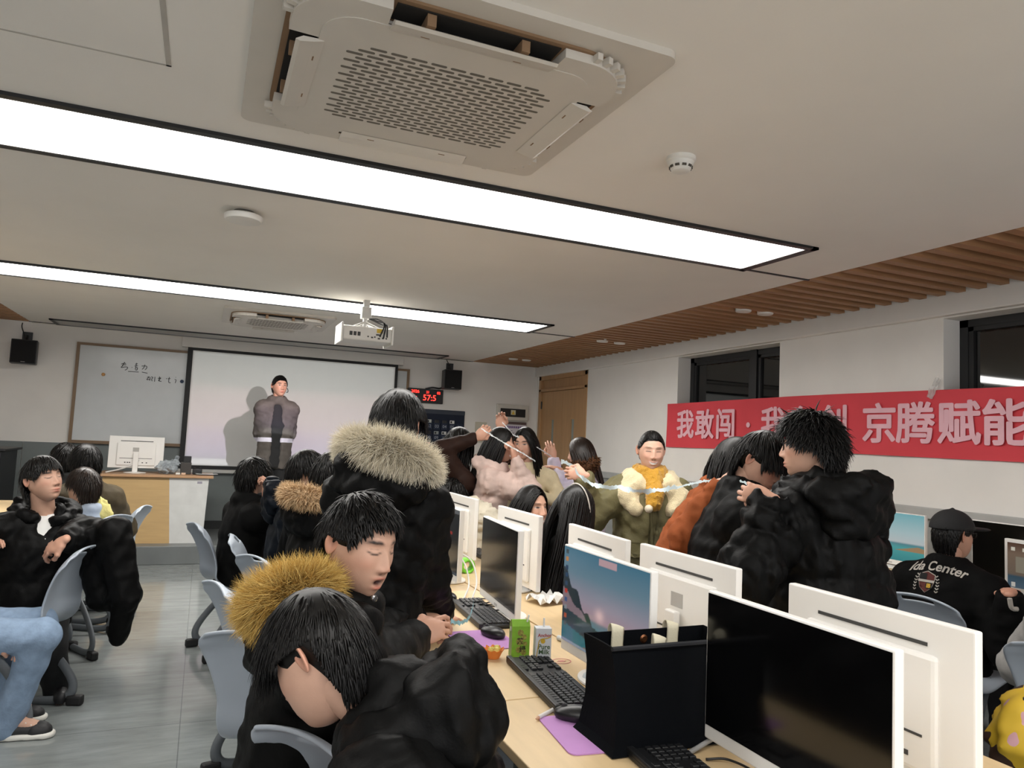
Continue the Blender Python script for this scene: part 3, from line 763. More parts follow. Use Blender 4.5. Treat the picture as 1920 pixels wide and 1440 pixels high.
# cable trunk and grey panel low on the right wall
struct(MB().box((XR-.045, YB, 1.06), (XR, 8.25, 1.135), .006), 'trim_5', mat('grey trunking', '#a9aaa8', rough=.45))
struct(MB().box((XR-.012, YB, .12), (XR, 8.25, 1.06), .002), 'trim_6', mat('pale grey panel', '#9b9d9b', rough=.5))
struct(MB().box((XR-.015, YB, 0), (XR, 8.25, .12)), 'baseboard_right', mat('black skirting', '#1d1f20'))
# double door
d = MB(); xo = XR-.01
for lo, hi in (((xo, DY0, 0), (XR+.2, DY0+.07, DZ)), ((xo, DY1-.07, 0), (XR+.2, DY1, DZ)), ((xo, DY0, DZ-.07), (XR+.2, DY1, DZ)), ((xo, DY0, 2.20), (XR+.2, DY1, 2.24))): d.box(lo, hi, .004)
DOORW = mat('door veneer', '#b08a60', rough=.45, var=.08, vscale=4, stretch=(6, 6, .5))
door = struct(d, 'door_1', DOORW)
MB().box((XR+.03, DY0+.07, 2.24), (XR+.07, DY1-.07, DZ-.07)).build('transom_panel', DOORW, door)
ym = (DY0+DY1)/2
for a, b_, gy in ((DY0+.072, ym-.003, 8.80), (ym+.003, DY1-.072, 9.42)):
    g0, g1 = gy-.045, gy+.045
    lf = MB(); lf.box((XR+.02, a, .01), (XR+.065, g0, 2.195)); lf.box((XR+.02, g1, .01), (XR+.065, b_, 2.195)); lf.box((XR+.02, g0, .01), (XR+.065, g1, 1.05)); lf.box((XR+.02, g0, 1.79), (XR+.065, g1, 2.195))
    leaf = lf.build('door_leaf', DOORW, door)
    MB().box((XR+.035, g0, 1.05), (XR+.045, g1, 1.79)).build('glass_slit', mat('door glass', '#8f968f', rough=.15), leaf)
    hd = MB().tube([(XR-.03, ym-.06 if a < ym-.4 else ym+.06, 1.0), (XR-.03, ym-.06 if a < ym-.4 else ym+.06, 1.16)], .011)
    hd.box((XR-.03, (ym-.07 if a < ym-.4 else ym+.05), 1.02), (XR+.02, (ym-.05 if a < ym-.4 else ym+.07), 1.035)); hd.box((XR-.03, (ym-.07 if a < ym-.4 else ym+.05), 1.13), (XR+.02, (ym-.05 if a < ym-.4 else ym+.07), 1.145))
    hd.build('door_handle', BLACKM, leaf)
    for z in (.4, 1.25, 1.95): MB().tube([(XR+.01, a if a < ym-.4 else b_, z), (XR+.01, a if a < ym-.4 else b_, z+.11)], .011).build('hinge', BLACKM, leaf)

# ------------------------------------------------------------------ ceiling lights
DIFF_OFF = mat('unlit diffuser', '#a9a7a2', rough=.4)
ALU = mat('aluminium edge', '#8b8c8d', rough=.35, metal=.8)
LX0, LX1 = -1.66, 2.97
def light_strip(y0, y1, on, label, k_=1.):
    r = empty('ceiling_light', ((LX0+LX1)/2, (y0+y1)/2, HC), label=label, cat='ceiling light', group='long ceiling light strips')
    h, k = (LX1-LX0)/2, (y1-y0)/2
    f = MB(); z0, z1 = -.014, .004
    f.box((-h, -k, z0), (h, -k+.03, z1)); f.box((-h, k-.03, z0), (h, k, z1)); f.box((-h, -k, z0), (-h+.04, k, z1)); f.box((h-.04, -k, z0), (h, k, z1))
    fr = f.build('frame', BLACKM, r)
    e = MB(); e.box((-h+.04, -k+.03, -.012), (h-.04, -k+.045, 0)); e.box((-h+.04, k-.045, -.012), (h-.04, k-.03, 0)); e.box((h-.055, -k+.03, -.012), (h-.04, k-.03, 0)); e.box((-h+.04, -k+.03, -.012), (-h+.055, k-.03, 0))
    e.build('trim_edge', ALU, fr)
    MB().box((-h+.055, -k+.045, -.008), (h-.055, k-.045, -.002)).build('diffuser', mat('lit diffuser %.2f' % k_, '#ffffff', rough=.5, var=0, emit='#fffcf7', estr=LIGHT_STRENGTH*k_) if on else DIFF_OFF, r)
    MB().box((h, k-.022, -.006), (CX1-(LX0+LX1)/2+.01, k-.004, .002)).build('reveal_strip', BLACKM, r)
    MB().box((CX0-(LX0+LX1)/2-.01, k-.022, -.006), (-h, k-.004, .002)).build('reveal_strip', BLACKM, r)
    return r
light_strip(2.915, 3.51, True, 'wide lit ceiling light strip nearest the camera, right by the large air conditioner')
light_strip(6.12, 6.70, True, 'lit ceiling light strip farther back, running behind the ceiling projector', 1.7)
light_strip(9.33, 9.80, False, 'unlit grey ceiling light strip in front of the projection screen')
light_strip(-.28, .30, True, 'lit ceiling light strip overhead behind the photographer', .8)

# downlights between the slats
for i, (x, y, l) in enumerate(((3.85, 4.54, 'left one of the nearest pair of lit downlights in the wooden slats'), (4.06, 4.53, 'right one of the nearest pair of lit downlights in the wooden slats'),
        (3.85, 6.75, 'left one of the middle pair of lit downlights in the wooden slats'), (4.07, 6.76, 'right one of the middle pair of lit downlights in the wooden slats'),
        (3.79, 9.04, 'left one of the farthest pair of lit downlights in the wooden slats'), (3.98, 9.03, 'right one of the farthest pair of lit downlights in the wooden slats'))):
    r = empty('downlight', (x, y, HC), label=l, cat='downlight', group='downlights in the wooden slats')
    MB().lathe([(.058, -.012), (.062, -.004), (.062, .03), (.05, .03), (.048, -.010)], 28).build('ring', WHITEP, r, auto=40)
    MB().lathe([(.047, -.010), (.047, -.004)], 28).build('lens', mat('downlight lens', '#ffffff', emit='#fff4e2', estr=14), r)

# ------------------------------------------------------------------ things on the ceiling
def rrect(cx, cy, w, h, r, n=8):
    out = []
    for sx, sy, a0 in ((1, 1, 0), (-1, 1, 90), (-1, -1, 180), (1, -1, 270)):
        for k in range(n+1):
            a = math.radians(a0+90*k/n); out.append((cx+sx*(w/2-r)+r*math.cos(a), cy+sy*(h/2-r)+r*math.sin(a)))
    return out
def aircon(x, y, w, h, label, hi):
    r = empty('air_conditioner', (x, y, HC), label=label, cat='air conditioner', group='ceiling cassette air conditioners')
    acm = mat('ivory plastic', '#cdc7bd', rough=.42, var=.02); tan = mat('tan foam', '#85694e', rough=.8); dk = mat('vent dark', '#1b1713', rough=.9)
    MB().prism(rrect(0, 0, w, h, .04), -.022, 0).build('surround_plate', acm, r)
    # raised ring with air-outlet arcs
    ring = MB(); a = rrect(0, 0, w*.80, h*.80, .16, 12); b_ = rrect(0, 0, w*.86, h*.86, .19, 12); n = len(a)
    MB().prism(rrect(0, 0, w*.86, h*.86, .19, 12), -.030, -.022).build('outlet_recess', tan, r)
    MB().prism(rrect(0, 0, w*.66, h*.66, .08, 10), -.052, -.030).build('centre_body', acm, r)
    # corner blocks
    for sx in (-1, 1):
        for sy in (-1, 1):
            c = rrect(sx*w*.312, sy*h*.312, w*.226, h*.226, .0001, 1)
            pts = []
            for k in range(9):
                an = math.pi/2*k/8; pts.append((w*.205+w*.215*math.cos(an), h*.205+h*.215*math.sin(an)))
            pts = [(w*.205, h*.205)]+[(w*.42, h*.215)]+[(w*.42-.15+.15*math.cos(math.pi/2*k/8), h*.42-.15+.15*math.sin(math.pi/2*k/8)) for k in range(9)]+[(w*.215, h*.42)]
            P = [(sx*p[0], sy*p[1]) for p in pts]
            if sx*sy < 0: P = P[::-1]
            MB().prism(P, -.056, -.030).build('corner_cover', acm, r)
            for k in range(7):
                an = math.pi/2*(k+.5)/7; cx, cy = sx*(w*.42-.15+.158*math.cos(an)), sy*(h*.42-.15+.158*math.sin(an))
                M = Matrix.Translation((cx, cy, 0)) @ Matrix.Rotation(math.atan2(sy*math.sin(an), sx*math.cos(an)), 4, 'Z')
                if hi: MB().box((-.012, -.011, -.050), (.016, .006, -.03), M=M).build('vent_fin', acm, r)
    # four outlets: dark slot, louver vane, two hinge arms
    for k in range(4):
        ww, hh = (w, h) if k % 2 == 0 else (h, w)
        M = Matrix.Rotation(math.pi/2*k, 4, 'Z')
        L = ww*.205
        MB().box((-L, hh*.345, -.034), (L, hh*.415, -.0305), M=M).build('outlet_slot', dk, r)
        v = MB(); pts = [(hh*.335, -.060), (hh*.345, -.056), (hh*.385, -.058), (hh*.402, -.070), (hh*.392, -.075), (hh*.36, -.068)]
        Mv = M @ Matrix(((0, 0, 1, 0), (1, 0, 0, 0), (0, 1, 0, 0), (0, 0, 0, 1)))
        v.prism(pts, -L, L, M=Mv); vane = v.build('louver_vane', acm, r)
        for sx in (-.55, .6): MB().box((sx*L-.012, hh*.35, -.066), (sx*L+.012, hh*.41, -.03), M=M).build('vane_arm', tan, vane)
    # intake grille: plate with a field of rounded slots
    gw, gh = w*.62, h*.47
    fr = MB(); fr.prism(rrect(0, 0, w*.70, h*.70, .10, 10), -.058, -.052); fr.build('grille_panel', acm, r)
    MB().prism(rrect(0, 0, w*.705, h*.705, .103, 10), -.0535, -.052).build('panel_gap', mat('panel gap', '#6b655d', rough=.8), r)
    sl = MB(); rows = 22 if hi else 10; gw, gh = w*.58, h*.47
    for j in range(rows):
        yy = -gh/2+gh*(j+.5)/rows; pitch = .058; off = pitch/2 if j % 2 else 0
        n = int(gw/pitch)+1
        for i in range(-n//2-1, n//2+2):
            cx = i*pitch+off
            if abs(cx) > gw/2-.02: continue
            ex, ey = max(abs(cx)-gw/2+.09, 0), max(abs(yy)-gh/2+.09, 0)
            if math.hypot(ex, ey) > .085: continue
            sl.prism(rrect(cx, yy, .047, .0115 if hi else .02, .0056, 3), -.0588, -.0575)
    sl.build('intake_grille', mat('slot grey', '#6d675e', rough=.9), r)
    MB().box((w*.02, h*.405, -.0245), (w*.09, h*.412, -.0225)).build('small_mark', GREYPL, r)
    return r
aircon(.60, 2.175, 1.12, 1.05, 'large white ceiling cassette air conditioner nearest the camera with open louvers', True)
aircon(.60, 7.60, 1.02, 1.02, 'farther ceiling cassette air conditioner beside the projector with closed louvers', False)
# access hatch outline
hm = mat('hatch gap', '#b5b0a8', rough=.9)
h = MB(); h.box((-.19, 1.55, HC-.0015), (-.175, 2.45, HC+.001)); h.box((-1.1, 2.44, HC-.0015), (-.175, 2.449, HC+.001))
o = struct(h, 'trim_7', hm)
# smoke detector
r = empty('smoke_detector', (1.61, 2.27, HC), label='round white smoke detector on the ceiling right of the large air conditioner', cat='smoke detector')
MB().lathe([(.056, 0), (.056, -.014), (.050, -.020), (.0495, -.024), (.046, -.030), (.036, -.052), (.030, -.056)], 36).build('housing', WHITEP, r, auto=35)
sl = MB()
for k in range(10):
    a = 2*math.pi*k/10; sl.box((.036, -.008, -.044), (.0445, .008, -.036), M=Matrix.Rotation(a, 4, 'Z'))
sl.build('sensor_slots', mat('slot dark', '#4b4740', rough=.9), r)
r = empty('wireless_access_point', (.11, 3.94, HC), label='flat round white ceiling sensor with a dark mount left of the second light strip', cat='ceiling device')
MB().lathe([(.05, 0), (.05, -.02)], 30).build('mount', mat('dark mount', '#4a4844'), r, auto=35)
MB().lathe([(.085, -.018), (.095, -.024), (.095, -.040), (.088, -.050), (.06, -.055)], 40).build('housing', WHITEP, r, auto=35)
# projector
r = empty('projector', (1.17, 6.02, 2.27), label='white projector hanging from the ceiling in front of the far light strip', cat='projector')
bd = MB(); bd.box((-.20, -.14, -.06), (.20, .14, .055), .012); body = bd.build('body', WHITEP, r)
for sx in (-1, 1): MB().box((sx*.205-.008, -.155, -.082), (sx*.205+.008, .15, .075), .006).build('side_cheek', WHITEP, r)
v = MB()
for i in range(3): v.box((-.145+i*.032, -.1415, -.025), (-.121+i*.032, -.139, .008))
v.build('vent', mat('dark vent', '#3b3b3a'), body)
p = MB()
for i, (x, z, w_) in enumerate(((.0, -.03, .012), (.03, -.035, .018), (.055, -.03, .012), (.085, -.04, .02), (.07, -.01, .03), (.12, -.035, .016), (.15, -.035, .012))): p.box((x, -.1415, z), (x+w_, -.139, z+.012))
p.build('ports', mat('dark vent', '#3b3b3a'), body)
MB().box((.075, -.1418, .012), (.125, -.139, .045)).build('warning_label', mat('yellow label', '#d9b63a'), body)
MB().lathe([(.04, 0), (.045, .03), (.03, .04)], 24, c=(0, 0, 0)).build('lens', BLACKM, r, loc=(-.05, .15, 0)).rotation_euler = (-math.pi/2, 0, 0)
m_ = MB(); m_.box((-.035, -.035, .14), (.045, .035, .235), .004); m_.box((-.02, -.02, .24), (.03, .02, .295)); m_.tube([(0, 0, .05), (0, 0, .15)], .018)
for sx in (-1, 1):
    for sy in (-1, 1): m_.tube([(0, 0, .11), (sx*.10, sy*.06, .06)], .009)
m_.build('ceiling_mount', mat('pale metal', '#bdbcb8', rough=.4, metal=.3), r)
cb = MB()
for k, (x, z) in enumerate(((.10, -.02), (.13, -.03), (.16, -.02))): cb.tube(spline([(.03, -.02, .14), (.09+.02*k, -.09, .13-.02*k), (.13+.012*k, -.15, .08), (x, -.15, z)], 14), .006, 6)
cb.build('cables', mat('black cable', '#1b1b1c', rough=.5), r, smooth=True)

# ------------------------------------------------------------------ front wall things
WBM = mat('whiteboard enamel', '#c3c7c8', rough=.18, var=.02)
FRAMEM = mat('bronze frame', '#7a6248', rough=.45)
INK = mat('black marker ink', '#2b2c2e', rough=.6)
def onfront(x, z, t=.002, base=.03): return (x, YF-base-t, z)
wb = empty('whiteboard', (.57, YF, 1.2), label='long white magnetic board in a bronze frame with handwriting, partly behind the projection screen', cat='whiteboard')
MB().box((-2.0, -.03, .02), (2.0, -.001, 1.16)).build('board', WBM, wb)
f = MB(); f.box((-2.02, -.045, 1.155), (2.02, 0, 1.185)); f.box((-2.02, -.045, 0), (2.02, 0, .03)); f.box((-2.02, -.044, .03), (-1.985, -.001, 1.155)); f.box((1.985, -.044, .03), (2.02, -.001, 1.155)); f.box((-2.0, -.075, -.005), (2.0, -.03, .008))
f.build('frame', FRAMEM, wb)
def strokes(lst, ox, oz, s, r=.004):
    t = MB()
    for st in lst:
        P = [(ox+x*s, YF-.033, oz+z*s) for x, z in st]
        t.tube(spline(P, max(4, 3*len(P))) if len(P) > 2 else P, r, 5)
    return t
hw = strokes([[(0, .7), (.35, .82), (.55, .8)], [(.1, .5), (.3, .6), (.6, .62)], [(.38, 1), (.2, .5), (0, .2), (.45, .32), (.8, .3), (.7, .02), (.5, -.1)],
              [(1.3, .35), (1.36, .3)], [(1.7, .8), (2.0, .9)], [(1.62, .55), (2.05, .62)], [(1.85, 1.), (1.8, .5), (1.75, .1)], [(1.75, .3), (2.0, .35), (1.95, .02), (1.75, .05)],
              [(2.5, .62), (2.9, .66), (3.15, .6), (3.1, .3), (2.95, .15)], [(2.9, .85), (2.8, .45), (2.6, .15)], [(.9, -.25), (2.2, -.25)], [(2.6, -.22), (3.3, -.32)]], -.97, 2.10, .088)
hw.build('handwriting', INK, wb).matrix_parent_inverse = Matrix.Translation((-.57, -YF, -1.2))
hw = strokes([[(0, .55), (.3, .65), (.1, .4), (0, .2), (.35, .3)], [(.4, .6), (.38, .1)], [(.5, .65), (.75, .6), (.6, .3), (.7, .05)], [(1, .7), (1., .0)], [(1.4, .5), (1.8, .6), (1.5, .2), (1.9, .1)], [(1.6, .8), (1.6, .1)],
              [(2.5, .6), (2.55, .5)], [(2.7, .55), (3.05, .6)], [(2.9, .8), (2.85, .1), (3.1, .0)], [(3.6, .5), (3.8, .45), (3.7, .0)], [(3.7, .85), (3.76, .82)]], -.68, 1.975, .085)
hw.build('handwriting', INK, wb).matrix_parent_inverse = Matrix.Translation((-.57, -YF, -1.2))
o = MB().lathe([(.022, 0), (.022, .008), (.016, .012)], 20).build('magnet', mat('navy plastic', '#22344f'), None, loc=(-.29, YF-.031, 2.0), smooth=False); o.rotation_euler = (math.pi/2, 0, 0); tag(o, 'small round navy magnet on the whiteboard beside the projection screen', 'magnet')
o = MB().lathe([(.02, 0), (.02, .008), (.014, .012)], 20).build('magnet', mat('amber plastic', '#c2925a'), None, loc=(-1.15, YF-.031, 2.02)); o.rotation_euler = (math.pi/2, 0, 0); tag(o, 'small round amber magnet left of the handwriting on the whiteboard', 'magnet')
# projection screen with black border
ps = empty('projection_screen', (1.08, YF-.08, .93), label='large pull-down projection screen with a black border showing a pale pink picture', cat='projection screen')
MB().box((-1.33, -.006, 0), (1.33, .004, 1.52)).build('border', mat('black vinyl', '#121314', rough=.6), ps)
MB().box((-1.27, -.0085, .045), (1.29, -.006, 1.465)).build('screen_fabric', mat('screen fabric', '#cfcfcd', rough=.85, var=.01), ps)
MB().box((-1.35, -.02, -.045), (1.35, .012, -.002), .004).build('bottom_bar', mat('pale metal', '#bdbcb8', rough=.4, metal=.3), ps)
MB().box((-1.4, -.03, 1.50), (1.4, .06, HC-.93-.005), .004).build('roller_case', WALLM, ps)
# the picture thrown by the projector: a real lamp with a rectangular coloured beam
pl = bpy.data.lights.new('projector_beam', 'SPOT'); pl.energy = 210; pl.spot_size = math.radians(75); pl.spot_blend = 0; pl.shadow_soft_size = .015
plo = bpy.data.objects.new('projector_beam', pl); COL.objects.link(plo)
SRC = Vector((1.12, 6.245, 2.27)); TC = Vector((1.09, YF-.09, 1.69))
plo.location = SRC
plo.rotation_euler = (math.pi/2, 0, 0)          # aims level along +Y: local x is world x, local y is world z
pl.use_nodes = True; nt = pl.node_tree; L_ = nt.links; em = nt.nodes['Emission']
tc = nt.nodes.new('ShaderNodeTexCoord'); sp = nt.nodes.new('ShaderNodeSeparateXYZ'); L_.new(tc.outputs['Normal'], sp.inputs[0])
def mth(op, a, b):
    n = nt.nodes.new('ShaderNodeMath'); n.operation = op
    for i, v in enumerate((a, b)):
        if isinstance(v, (int, float)): n.inputs[i].default_value = v
        else: L_.new(v, n.inputs[i])
    return n.outputs[0]
dist = YF-.09-SRC.y
zz = mth('ABSOLUTE', sp.outputs['Z'], 0)
uu = mth('MULTIPLY', mth('DIVIDE', sp.outputs['X'], zz), dist); vv = mth('MULTIPLY', mth('DIVIDE', sp.outputs['Y'], zz), dist)   # metres on the screen from the lens axis
u01 = mth('ADD', uu, SRC.x); v01 = mth('DIVIDE', mth('ADD', vv, SRC.z-.985), 1.40)
inr = mth('MULTIPLY', mth('MULTIPLY', mth('GREATER_THAN', u01, -.18), mth('LESS_THAN', u01, 2.36)), mth('MULTIPLY', mth('GREATER_THAN', v01, 0.), mth('LESS_THAN', v01, 1.)))
cr = nt.nodes.new('ShaderNodeValToRGB'); L_.new(v01, cr.inputs[0]); el = cr.color_ramp.elements
el[0].position = 0; el[0].color = (1., 1., 1.05, 1); el[1].position = 1; el[1].color = (.42, .44, .43, 1)
for p, c in ((.052, (1, 1, 1.05)), (.056, (.50, .46, .62)), (.12, (.60, .50, .72)), (.28, (.66, .52, .68)), (.38, (.68, .54, .58)), (.62, (.64, .54, .54)), (.70, (.54, .50, .49)), (.73, (.44, .45, .44))):
    e = el.new(p); e.color = (*c, 1)
mx = nt.nodes.new('ShaderNodeVectorMath'); mx.operation = 'SCALE'; L_.new(cr.outputs[0], mx.inputs[0]); L_.new(inr, mx.inputs['Scale']); L_.new(mx.outputs[0], em.inputs['Color'])
# loudspeakers
def speaker(x, z, label, rz):
    r = empty('loudspeaker', (x, YF-.22, z), rz, label=label, cat='loudspeaker', group='black wall loudspeakers')
    MB().box((-.125, -.10, -.135), (.125, .10, .135), .008).build('cabinet', BLACKM, r)
    MB().box((-.115, -.108, -.125), (.115, -.10, .125), .004).build('grille', mat('speaker cloth', '#0c0c0d', rough=.9, bump=.3, bscale=300), r)
    b = MB(); b.tube([(0, .08, .10), (0, .16, .20), (0, .2, .2)], .014); b.box((-.05, .19, .15), (.05, .219, .25)); b.build('wall_bracket', BLACKM, r)
    MB().tube(spline([(.0, .05, .13), (-.03, .1, .22), (-.06, .16, .3), (-.06, .19, .35)], 12), .006, 6).build('cable', BLACKM, r)
    MB().box((-.02, -.1095, -.118), (.02, -.108, -.112)).build('badge', GREYPL, r)
speaker(-1.93, 2.20, 'black loudspeaker on the front wall left of the whiteboard', .12)
speaker(3.15, 2.27, 'black loudspeaker on the front wall above the red digital clock', -.12)
# digital clock
ck = empty('digital_clock', (2.83, YF-.03, 2.03), label='black digital wall clock with glowing red digits below the loudspeaker', cat='clock')
MB().box((-.26, -.03, -.10), (.26, .03, .10), .008).build('case', BLACKM, ck)
RED = mat('red led', '#ff2020', emit='#ff2a22', estr=3.2)
for body, sz, x, z in (('2026', .058, -.15, .055), ('21', .045, .03, .052), ('02', .05, .19, .048), ('57:5', .115, .06, -.028), ('20:', .115, -.19, -.028)):
    me = text_mesh(body, sz, .0004); o = link('digits', me, RED, ck, (x, -.0315, z)); o.rotation_euler = (math.pi/2, 0, 0)
MB().tube(spline([(.0, 0, .10), (.10, -.01, .125), (.2, 0, .12), (.26, .02, .14)], 12), .012, 6).build('cable', BLACKM, ck)
# phone pocket chart with numbered pockets
NAVY = mat('navy canvas', '#1a2233', rough=.9, bump=.2, bscale=200); NAVY2 = mat('pocket navy', '#202a3e', rough=.85)
pc = empty('phone_pocket_chart', (3.08, YF-.012, .45), label='navy hanging chart of numbered phone pockets on the front wall right of the screen', cat='pocket chart')
MB().box((-.36, -.006, 0), (.36, .01, 1.40), .004).build('backing', NAVY, pc)
MB().box((-.36, -.012, 1.34), (.36, -.005, 1.395)).build('top_band', mat('grey navy', '#3b414c', rough=.8), pc)
NUMM = mat('pale digits', '#9aa0a8', rough=.7)
PIPE = mat('pocket piping', '#4d5666', rough=.8)
for j in range(8):
    for i in range(6):
        x, z = -.2825+i*.113, 1.17-j*.16
        k = MB(); k.box((x-.05, -.032, z-.055), (x+.05, -.005, z+.04), .006); k.box((x-.051, -.034, z+.034), (x+.051, -.005, z+.041))
        pk = k.build('pocket', NAVY2, pc)
        me = text_mesh('%02d' % (j*6+i+1), .06); o = link('number', me, NUMM, pk, (x, -.0335, z-.008)); o.rotation_euler = (math.pi/2, 0, 0)
PH = [(1, 0, '#b9bdb8', 'pale grey'), (2, 0, '#1b1c20', 'black'), (3, 0, '#202126', 'black'), (4, 0, '#d6d6d4', 'white'), (1, 1, '#1b1c20', 'black'), (2, 1, '#8f9494', 'grey'), (3, 1, '#d2d2ce', 'white'), (4, 1, '#cfd0d2', 'white'), (5, 1, '#c8a88e', 'rose gold'),
      (1, 2, '#c58d94', 'pink'), (2, 2, '#8d979c', 'silver'), (3, 2, '#141518', 'black'), (4, 2, '#d3a8ad', 'pale pink'), (2, 3, '#c9b23a', 'yellow'), (3, 3, '#151619', 'black'), (3, 5, '#c9b23a', 'yellow'), (3, 6, '#c4c4c0', 'white'), (4, 6, '#c4c4c0', 'white')]
for i, j, c, nm in PH:
    x, z = 3.08-.2825+i*.113, .45+1.17-j*.16
    r = empty('phone', (x, YF-.02, z+.02), label='%s phone standing in chart pocket number %02d' % (nm, j*6+i+1), cat='phone', group='phones in the pocket chart')
    MB().box((-.034, -.016, -.06), (.034, -.008, .065), .004).build('case', mat('phone '+c, c, rough=.4), r)
    MB().box((-.026, -.0175, .028), (-.002, -.016, .056), .003).build('camera_bump', mat('camera black', '#202022', rough=.3), r)
# meter box sign, notice poster, switch plate
sg = empty('electrical_box', (4.175, YF-.001, 1.86), label='white electrical box with a black plate and yellow warning emblem on the front wall', cat='electrical box')
MB().box((-.25, -.05, -.10), (.25, 0, .13), .006).build('box', mat('cream metal', '#c9c5bc', rough=.5), sg)
MB().box((-.20, -.056, -.05), (.20, -.05, .07), .003).build('plate', BLACKM, sg)
em_ = MB().box((-.035, -.0585, -.02), (.04, -.056, .05), .002).build('emblem', mat('pale emblem', '#d0cdb0', rough=.5), sg)
e2 = MB(); e2.prism([(-.024, -.012), (.028, -.012), (.002, .04)], 0, .001, Matrix.Translation((0, -.0586, 0)) @ Matrix.Rotation(math.pi/2, 4, 'X')); e2.build('triangle', mat('yellow label', '#d9b63a'), em_)
pp = empty('notice_board', (4.175, YF-.001, 1.60), label='white notice poster with a purple heading on the front wall below the electrical box', cat='notice')
MB().box((-.25, -.02, -.16), (.25, 0, .15), .003).build('frame', mat('pale metal', '#bdbcb8', rough=.4, metal=.3), pp)
MB().box((-.235, -.0215, -.15), (.235, -.02, .10)).build('sheet', mat('poster paper', '#cfcbd2', rough=.5), pp)
MB().box((-.235, -.0215, .10), (.235, -.02, .14)).build('top_band', mat('brown band', '#5b4a48'), pp)
t = MB()
for k in range(9): t.box((-.14+k*.034, -.0225, .045), (-.115+k*.034, -.0215, .075))
t.build('heading', mat('purple ink', '#6b4f8f'), pp)
t = MB()
for j in range(3): t.box((-.12, -.0225, -.0-.03*j), (.02+.03*j, -.0215, .012-.03*j))
t.build('text_lines', mat('grey ink', '#8a8792'), pp)
MB().box((-.235, -.0225, -.115), (.235, -.0215, -.108)).build('red_rule', mat('red ink', '#b4524f'), pp)
sw = empty('wall_notice', (3.70, YF-.001, 1.56), label='small cream paper notice on the front wall left of the white notice poster', cat='notice')
MB().box((-.09, -.006, -.15), (.09, 0, .15)).build('sheet', mat('cream paper', '#c4bfae', rough=.8), sw)
MB().box((.03, -.008, .03), (.07, -.006, .06)).build('stamp', mat('grey ink', '#8a8792'), sw)
# black equipment rack with papers at the far left, on the platform
rk = empty('equipment_rack', (-2.18, 8.95, PLAT_Z), label='black equipment rack at the left end of the platform', cat='rack')
MB().box((-.36, -.35, 0), (.36, .35, .93), .01).build('cabinet', BLACKM, rk); MB().box((-.33, -.358, .1), (.33, -.35, .88), .004).build('door', mat('smoked glass', '#15171a', rough=.2), rk)
MB().box((-.40, -.38, .93), (.40, .36, .955), .004).build('top_plate', BLACKM, rk)
o = MB().box((-2.56, 8.65, PLAT_Z+.956), (-1.95, 9.1, PLAT_Z+.985), .004).build('paper_stack', mat('white paper', '#d8d8d6', rough=.8)); tag(o, 'stack of white paper lying on the black equipment rack', 'paper')

# banner on the right wall with its characters, one by one where they stand
bx = XR-.012
ban = empty('banner', (bx, 3.9, 1.70), label='long red cloth banner with pale pink characters on the right wall', cat='banner')
ny, nz = 160, 10; V = []
for i in range(ny+1):
    yy = 6.55-(6.55-.9)*i/ny
    for j in range(nz+1):
        zz_ = 1.475+.46*j/nz
        V.append((-.006+.004*math.sin(yy*5.+zz_*7)+.003*math.sin(yy*13), yy-3.9, zz_-1.70+.006*math.sin(yy*1.7)))
F_ = [(i*(nz+1)+j, i*(nz+1)+j+1, (i+1)*(nz+1)+j+1, (i+1)*(nz+1)+j) for i in range(ny) for j in range(nz)]
link('cloth', np_mesh('cloth', V, F_), mat('red banner cloth', '#d1404a', rough=.75, var=.05, vscale=3), ban)
BT = mat('pink print', '#e3b3bd', rough=.7)
for c, yy, sx in [('我', 6.212, .97), ('敢', 5.900, .97), ('闯', 5.588, .97), ('·', 5.272, 1), ('我', 4.961, .97), ('会', 4.647, .97), ('创', 4.307, .97), ('京', 3.879, 1.), ('腾', 3.583, 1.), ('赋', 3.264, 1.), ('能', 2.96, 1.), ('未', 2.63, 1.), ('来', 2.30, 1.)]:
    me = text_mesh(c, .305, 0., res=2)
    xs = [v.co.x for v in me.vertices]; ys = [v.co.y for v in me.vertices]; cx = (min(xs)+max(xs))/2; cy = (min(ys)+max(ys))/2
    allv = bmesh.new()
    for k in range(9):                                     # a heavy printed stroke
        dx, dy = ((0, 0), (1, 0), (-1, 0), (0, 1), (0, -1), (.7, .7), (-.7, .7), (.7, -.7), (-.7, -.7))[k]
        n0 = len(allv.verts); allv.from_mesh(me); allv.verts.ensure_lookup_table()
        bmesh.ops.transform(allv, matrix=Matrix(((0, 0, 1, -.0165-.00006*k), (-sx, 0, 0, yy-3.9+cx*sx+dx*.0085), (0, 1, 0, (.012 if c != '·' else 0.)-cy+dy*.0065), (0, 0, 0, 1))), verts=allv.verts[n0:])
    tmp = bpy.data.meshes.new('character'); allv.to_mesh(tmp); allv.free(); link('character', tmp, BT, ban)
def crumple(name, c, ex, ey, n, amp, seed, m, label=None, cat=None, th=None):
    """a crinkled sheet spanned by two edge vectors"""
    rg = np.random.RandomState(seed); c = np.array(c); ex = np.array(ex, float); ey = np.array(ey, float); nn = nrm(np.cross(ex, ey))
    V = []
    for i in range(n+1):
        for j in range(n+1): V.append(c+ex*(i/n-.5+rg.uniform(-.3, .3)/n)+ey*(j/n-.5+rg.uniform(-.3, .3)/n)+nn*rg.uniform(-amp, amp))
    F = [(i*(n+1)+j, (i+1)*(n+1)+j, (i+1)*(n+1)+j+1, i*(n+1)+j+1) for i in range(n) for j in range(n)]
    o = link(name, np_mesh(name, V, F, smooth=False), m)
    if label: tag(o, label, cat)
    return o
